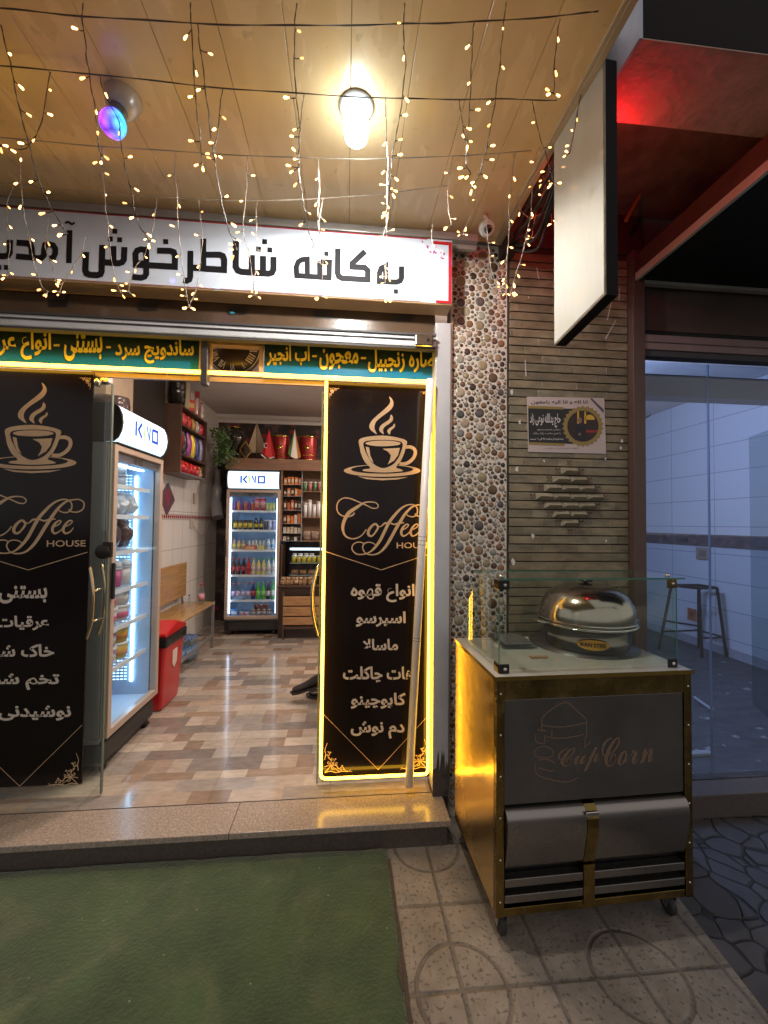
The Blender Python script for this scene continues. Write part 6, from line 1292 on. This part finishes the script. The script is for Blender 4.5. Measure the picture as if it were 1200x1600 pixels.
# ================================================================== BULBS
def bulb_white(px,py):
    q=az(px,py-33,2.984); t=thing('ceiling_bulb','lit white energy saving bulb on the beige canopy','bulb',(q.x,q.y,2.984))
    g=MB(); g.lathe([(.062,0),(.062,-.006),(.045,-.012),(.027,-.014),(.025,-.025)],(0,0,0),28); g.build('socket_base',mat('bulb_base',(.82,.82,.8),.4),t,world=False)
    g=MB(); g.lathe([(.026,-.025),(.036,-.038),(.044,-.062),(.045,-.09),(.038,-.118),(.022,-.134),(0,-.138)],(0,0,0),24); g.build('glass',emis('white_bulb',(.86,.97,1.0),19),t,world=False)
bulb_white(557,200)
q=az(557,167,2.984); l=bpy.data.lights.new('ceiling_bulb_light','SPOT'); l.energy=52; l.color=(1.0,.95,.88); l.spot_size=rad(175); l.spot_blend=.35; l.shadow_soft_size=.04
o=bpy.data.objects.new('ceiling_bulb_light',l); COL.objects.link(o); o.location=(q.x,q.y,2.984-.155); o.rotation_euler=(rad(20),0,0)
q=az(193,152,2.984)
t=thing('disco_bulb','small rotating party bulb glowing blue and violet in a metal socket','bulb',(q.x,q.y,2.984)); Rt=Matrix.Rotation(rad(-14),4,'X')@Matrix.Rotation(rad(6),4,'Y')
g=MB(); g.lathe([(.058,0),(.058,-.006),(.053,-.03),(.040,-.062),(.03,-.066)],(0,0,0),28,Rt); g.build('socket_base',mat('socket_chrome',(.62,.57,.52),.3,.35,rvar=.05),t,world=False)
g=MB(); g.lathe([(.028,-.066),(.028,-.095),(.032,-.1)],(0,0,0),20,Rt); g.build('collar',mat('collar_grey',(.4,.42,.42),.2,.6),t,world=False)
def disco():
    m=bpy.data.materials.new('disco_glass'); m.use_nodes=True; nt=m.node_tree; b=nt.nodes['Principled BSDF']; N=lambda x:nt.nodes.new(x)
    tc=N('ShaderNodeTexCoord'); v=N('ShaderNodeTexVoronoi'); v.inputs['Scale'].default_value=38; lk(nt,tc.outputs['Object'],v.inputs['Vector'])
    sp=N('ShaderNodeSeparateXYZ'); lk(nt,tc.outputs['Object'],sp.inputs[0]); mr=N('ShaderNodeMapRange'); mr.inputs[1].default_value=-.03; mr.inputs[2].default_value=.03; lk(nt,sp.outputs[0],mr.inputs[0])
    r=N('ShaderNodeValToRGB'); e=r.color_ramp.elements; e[0].color=(.35,.04,1,1); e[1].color=(.0,.55,.7,1); q_=e.new(.45); q_.color=(.1,.12,1,1); lk(nt,mr.outputs[0],r.inputs[0])
    lk(nt,r.outputs[0],b.inputs['Emission Color']); m2=N('ShaderNodeMapRange'); m2.inputs[1].default_value=0; m2.inputs[2].default_value=.9; m2.inputs[3].default_value=3.2; m2.inputs[4].default_value=.5; lk(nt,v.outputs['Distance'],m2.inputs[0]); lk(nt,m2.outputs[0],b.inputs['Emission Strength'])
    b.inputs['Roughness'].default_value=.05; b.inputs['Base Color'].default_value=(.2,.2,.3,1); return m
g=MB(); g.lathe([(.028,-.1),(.037,-.115),(.041,-.135),(.037,-.155),(.023,-.17),(0,-.176)],(0,0,0),24,Rt); g.build('glass',disco(),t,world=False)
# coloured beams thrown by the party bulb
src=Vector((q.x,q.y,2.984))+Vector((0,.0,-.20))
for k,(u,v,Y,c,e) in enumerate(((270,440,YS,(.15,.12,1),5),(350,444,YS,(.15,.12,1),5),(362,484,2.1,(.05,.8,1),4),(165,486,2.1,(.3,.5,1),3),(690,645,2.1,(.5,.3,1),2.5))):
    tg=at(u,v,Y); l=bpy.data.lights.new('party_beam','SPOT'); l.energy=e*3; l.color=c; l.spot_size=rad(3.2); l.spot_blend=.8; l.shadow_soft_size=.004; o=bpy.data.objects.new('party_beam',l); COL.objects.link(o); o.location=src; o.rotation_euler=(tg-src).to_track_quat('-Z','Y').to_euler()
# red lamp behind the light box
rp=at(985,175,1.50)
t=thing('red_lamp','small red lamp under the black beam behind the light box','lamp',(.95,1.45,2.945))
g=MB(); g.lathe([(0,-.02),(.012,-.014),(.016,0),(.012,.016),(.010,.03)],(0,0,0),16); g.build('glass',emis('red_glow',(1,.012,.02),210),t,world=False)
g=MB(); g.lathe([(.011,.0305),(.011,.036),(0,.036)],(0,0,0),14); g.tube([(0,0,.02),(0,0,.036)],.004,6); g.build('holder',BLACKP,t,world=False)
# security camera
q=at(760,357,1.86); t=thing('security_camera','small white dome security camera at the canopy corner','camera',(q.x,q.y,2.95))
CMX=Matrix.Rotation(rad(-50),4,'X'); g=MB(); g.lathe([(0,.038),(.02,.033),(.031,.02),(.036,.0),(.035,-.02),(.028,-.032)],(q.x,q.y,q.z),20,CMX); g.build('housing',mat('cam_white',(.65,.65,.64),.3),t)
g=MB(); g.lathe([(.019,-.0325),(.014,-.040),(0,-.043)],(q.x,q.y,q.z),20,CMX); g.build('lens',mat('vase_black'),t)
g=MB(); g.tube([(q.x,q.y,q.z+.03),(q.x,q.y+.02,2.984)],.01,8); g.build('mount',mat('cam_white'),t)

# ================================================================== STRING LIGHTS
WIRE_D=mat('wire_dark',(.075,.055,.04),.5); WIRE_W=mat('wire_pale',(.42,.36,.30),.45)
BULB=emis('fairy_bulb',(1,.46,.13),6.0)
_n=BULB.node_tree; _o=_n.nodes.new('ShaderNodeObjectInfo'); _m=_n.nodes.new('ShaderNodeMapRange'); _m.inputs[3].default_value=2.2; _m.inputs[4].default_value=13; _n.links.new(_o.outputs['Random'],_m.inputs[0]); _n.links.new(_m.outputs[0],_n.nodes['Principled BSDF'].inputs['Emission Strength']); br3=random.Random(17)
tmp=MB(); tmp.lathe([(0,.0),(.0019,.001),(.0024,.004),(.0034,.0085),(.0036,.0115),(.0026,.014),(0,.0152)],(0,0,0),8); fb_mesh=None
def string(label,wire,drops,dark,Y=None,n_b=None):
    """wire and drops are traced on a vertical plane that hangs from the canopy"""
    Y=Y or az(wire[len(wire)//2][0],wire[len(wire)//2][1],2.86).y
    t=thing('string_light',label,'string light',(0,Y,2.9),0,'warm icicle string lights under the canopy')
    global fb_mesh
    g=MB(); wp=[at(u,v,Y) for u,v in wire]; w3=cr(wp,5); g.tube(w3,.0012,5); g.tube([p+Vector((0,.002*math.sin(i*.9),.0022*math.cos(i*.9))) for i,p in enumerate(w3)],.0009,5); spots=[]
    for D in drops:
        P=[at(u,v,Y+.01*math.sin(v*.05+u)) for u,v in D]; P=cr(P,5); P=[p+Vector((br3.uniform(-1,1),br3.uniform(-1,1),0))*.0013 for p in P]; g.tube(P,.0009,5); acc=0; nxt=br3.uniform(.04,.085); tot=sum((b-a).length for a,b in zip(P,P[1:])); run=0
        g.tube([p+Vector((.0022*math.cos(i*1.3),.0022*math.sin(i*1.3),0)) for i,p in enumerate(P)],.0007,5)
        for a,b in zip(P,P[1:]):
            s=(b-a).length; acc+=s; run+=s
            if acc>nxt: spots.append(b); acc=0; nxt=br3.uniform(.05,.10)*(.5 if run>.72*tot else 1)
        spots+= [P[-1]]*2
    if n_b: spots=spots[:n_b]
    for p in spots:
        a=br3.uniform(0,6.28); d=Vector((math.cos(a),br3.uniform(-.5,.5),-.25+br3.uniform(-.5,.35))).normalized(); L_=br3.uniform(.006,.019); e=p+d*L_
        g.tube([p,p+d*L_*.5+Vector((0,0,-.002)),e],.0012,5)
        ob=tmp_bulb(); ob.parent=t; ob.matrix_parent_inverse=parent_inv(t); ob.rotation_mode='QUATERNION'; ob.rotation_quaternion=d.to_track_quat('Z','Y'); ob.location=e; k_=br3.uniform(.72,1.05); ob.scale=(k_*.85,k_*.85,k_)
    g.build('wire',WIRE_D if dark else WIRE_W,t); return len(spots)
def tmp_bulb():
    global fb_mesh
    if fb_mesh is None: o=tmp.build('bulb',BULB); fb_mesh=o.data; return o
    o=bpy.data.objects.new('bulb',fb_mesh); COL.objects.link(o); return o
n=0
n+=string('string light wire nearest the viewer with long dark drops',[(-60,10),(0,13),(130,25),(300,36),(450,40),(600,38),(680,36),(780,32),(900,22),(935,17)],
 [[(0,38),(15,95),(30,170),(45,225),(60,280),(75,315),(95,350),(105,365)],[(128,4),(132,60),(140,120),(148,165),(153,215),(158,250)],[(297,4),(300,60),(305,150),(312,210),(316,255)],[(308,38),(318,110),(325,175),(335,250),(345,310),(355,350),(370,390)],[(463,4),(460,60),(462,140),(468,200),(466,262)],[(632,4),(630,60),(634,100),(625,180),(615,230),(608,295)],[(790,4),(785,60),(780,110),(770,180),(758,240),(748,275),(738,290)],[(740,36),(737,90),(735,150),(732,200),(728,250),(735,272)],[(875,30),(868,75),(865,145)]],True)
n+=string('second string light wire with drops at mid canopy',[(-60,98),(0,103),(160,117),(300,133),(450,145),(600,153),(700,155),(800,155),(870,157)],
 [[(155,117),(165,150),(185,190),(190,235),(205,300),(215,345),(232,375)],[(475,148),(470,185),(466,262),(472,300),(478,345),(490,385)],[(347,138),(342,190),(335,240)],[(602,152),(604,200),(606,250),(608,300),(606,330)],[(718,156),(722,190),(728,220)],[(832,158),(840,200),(855,250),(865,285)],[(78,112),(65,190),(40,232),(0,226)],[(912,120),(905,160),(898,200),(890,240)]],True)
n+=string('third string light wire with pale drops over the white sign',[(-60,210),(0,215),(150,228),(300,238),(450,246),(600,248),(720,243),(830,236)],
 [[(34,218),(33,300),(45,370),(62,440),(75,455)],[(158,228),(163,300),(168,350),(178,430),(188,455)],[(273,238),(276,300),(280,370),(287,430),(295,478)],[(387,243),(385,300),(380,360),(390,400),(398,460)],[(497,248),(499,300),(497,350),(505,390),(502,462)],[(606,249),(604,320),(604,390),(600,465)],[(707,243),(700,290),(700,320),(705,352)],[(838,236),(832,290),(828,340),(815,400),(797,458)],[(805,238),(797,300),(795,370),(790,440)]],False)
n+=string('fourth string light wire hanging close to the white sign',[(-60,280),(0,286),(150,300),(300,311),(450,313),(600,302),(700,290),(800,278)],
 [[(20,290),(10,330),(15,380),(12,430)],[(75,340),(75,350),(70,385),(80,410),(85,440)],[(133,370),(128,395),(105,430),(92,458)],[(245,310),(240,350),(225,400),(210,420),(200,455)],[(310,312),(316,370),(312,420),(305,455),(295,480)],[(402,312),(400,350),(402,400),(396,450)],[(505,308),(498,360),(500,410)],[(604,302),(606,340),(596,385),(604,430)],[(676,350),(675,380),(690,395),(680,440)],[(760,350),(765,400),(770,430),(790,458)],[(745,285),(742,320),(722,365)]],False)
n+=string('string light wire looped along the canopy edge by the light box',[(936,0),(925,60),(915,95),(890,130),(868,165),(840,220),(815,265),(795,300),(785,340)],
 [[(905,95),(898,150),(903,190),(890,240),(875,285)],[(868,165),(870,215),(858,262),(850,285)],[(840,220),(845,262),(852,290),(838,330),(830,372)],[(815,265),(808,312),(826,340),(858,330),(862,350)]],False,Y=1.75)
# wire along the canopy edge follows its slope in depth; hooks


# ================================================================== GREEN CARPET
cpx=.212
def carpet_mat():
    m=mat('green_felt',(.038,.068,.020),.92,var=.45,vs=5,bump=.7,bs=85); nt=m.node_tree; b=nt.nodes['Principled BSDF']; b.inputs['Sheen Weight'].default_value=.25; b.inputs['Sheen Roughness'].default_value=.5
    N=lambda x:nt.nodes.new(x); tc=N('ShaderNodeTexCoord'); n=N('ShaderNodeTexNoise'); n.inputs['Scale'].default_value=3.2; n.inputs['Detail'].default_value=9; n.inputs['Roughness'].default_value=.75; n.inputs['Distortion'].default_value=1.2; lk(nt,tc.outputs['Object'],n.inputs['Vector'])
    r=N('ShaderNodeMapRange'); r.inputs[1].default_value=.50; r.inputs[2].default_value=.80; r.inputs[4].default_value=.6; lk(nt,n.outputs[0],r.inputs[0])
    mx=N('ShaderNodeMixRGB'); mx.inputs[2].default_value=(.15,.15,.085,1); old=b.inputs['Base Color'].links[0].from_socket; lk(nt,old,mx.inputs[1]); lk(nt,r.outputs[0],mx.inputs[0]); v=N('ShaderNodeTexVoronoi'); v.inputs['Scale'].default_value=22; lk(nt,tc.outputs['Object'],v.inputs['Vector']); r2=N('ShaderNodeMapRange'); r2.inputs[1].default_value=.075; r2.inputs[2].default_value=.045; lk(nt,v.outputs['Distance'],r2.inputs[0])
    m3=N('ShaderNodeMixRGB'); m3.inputs[2].default_value=(.30,.29,.22,1); gt=N('ShaderNodeMath'); gt.operation='GREATER_THAN'; gt.inputs[1].default_value=.72; sx=N('ShaderNodeSeparateXYZ'); lk(nt,v.outputs['Color'],sx.inputs[0]); lk(nt,sx.outputs[0],gt.inputs[0]); mu=N('ShaderNodeMath'); mu.operation='MULTIPLY'; lk(nt,gt.outputs[0],mu.inputs[0]); lk(nt,r2.outputs[0],mu.inputs[1]); lk(nt,mu.outputs[0],m3.inputs[0]); lk(nt,mx.outputs[0],m3.inputs[1]); lk(nt,m3.outputs[0],b.inputs['Base Color']); return m
g=MB(); g.smooth=True; nx,ny=110,100; cr4=random.Random(6); vs=[]
from mathutils import noise
for j in range(ny+1):
    for i in range(nx+1):
        x=-3.2+(cpx+3.2)*i/nx; y=-1.2+3.09*j/ny; e=i/nx
        z=.008+.009*(noise.noise(Vector((x*2.2,y*2.2,0)))+.5)+.005*noise.noise(Vector((x*7,y*7,3)))+.005*max(0,1-abs(noise.noise(Vector((x*1.3+y*.6,y*.8,9))))*22)
        if j==ny: y=1.904+.006*noise.noise(Vector((x*3,0,7))); z+=.004
        if i==nx: x+=.008*noise.noise(Vector((0,y*9,1))); z=.006+.016*max(0,noise.noise(Vector((0,y*6,4))))
        vs.append((x,y,z))
g._add(vs,[(j*(nx+1)+i,j*(nx+1)+i+1,(j+1)*(nx+1)+i+1,(j+1)*(nx+1)+i) for j in range(ny) for i in range(nx)])
o=g.build('carpet',carpet_mat(),None,loc=(0,1,0),solid=.004); tag(o,'worn green felt carpet on the paving before the cafe step','carpet')
g=MB(); P=[]
for k in range(40): y=-1.2+k*.078; P.append((cpx+.002+.006*noise.noise(Vector((0,y*9,1))),y,.010+.012*max(0,noise.noise(Vector((0,y*6,4))))))
g.tube([p for p in P if p[1]<1.90],.007,6); g.build('frayed_edge',mat('fray_brown',(.07,.05,.035),.9,var=.4,vs=40),o)
q=az(628,1515,.02); g=MB(); g.smooth=True; g._add([(q.x-.012,q.y-.07,.012),(q.x+.012,q.y-.06,.004),(q.x-.016,q.y,.028),(q.x+.008,q.y+.01,.02),(q.x-.006,q.y+.05,.012),(q.x+.016,q.y+.055,.006)],[(0,1,3,2),(2,3,5,4)]); g.build('curled_corner',mat('fray_brown'),o,solid=.003,sub=1)
print('bulbs',n)
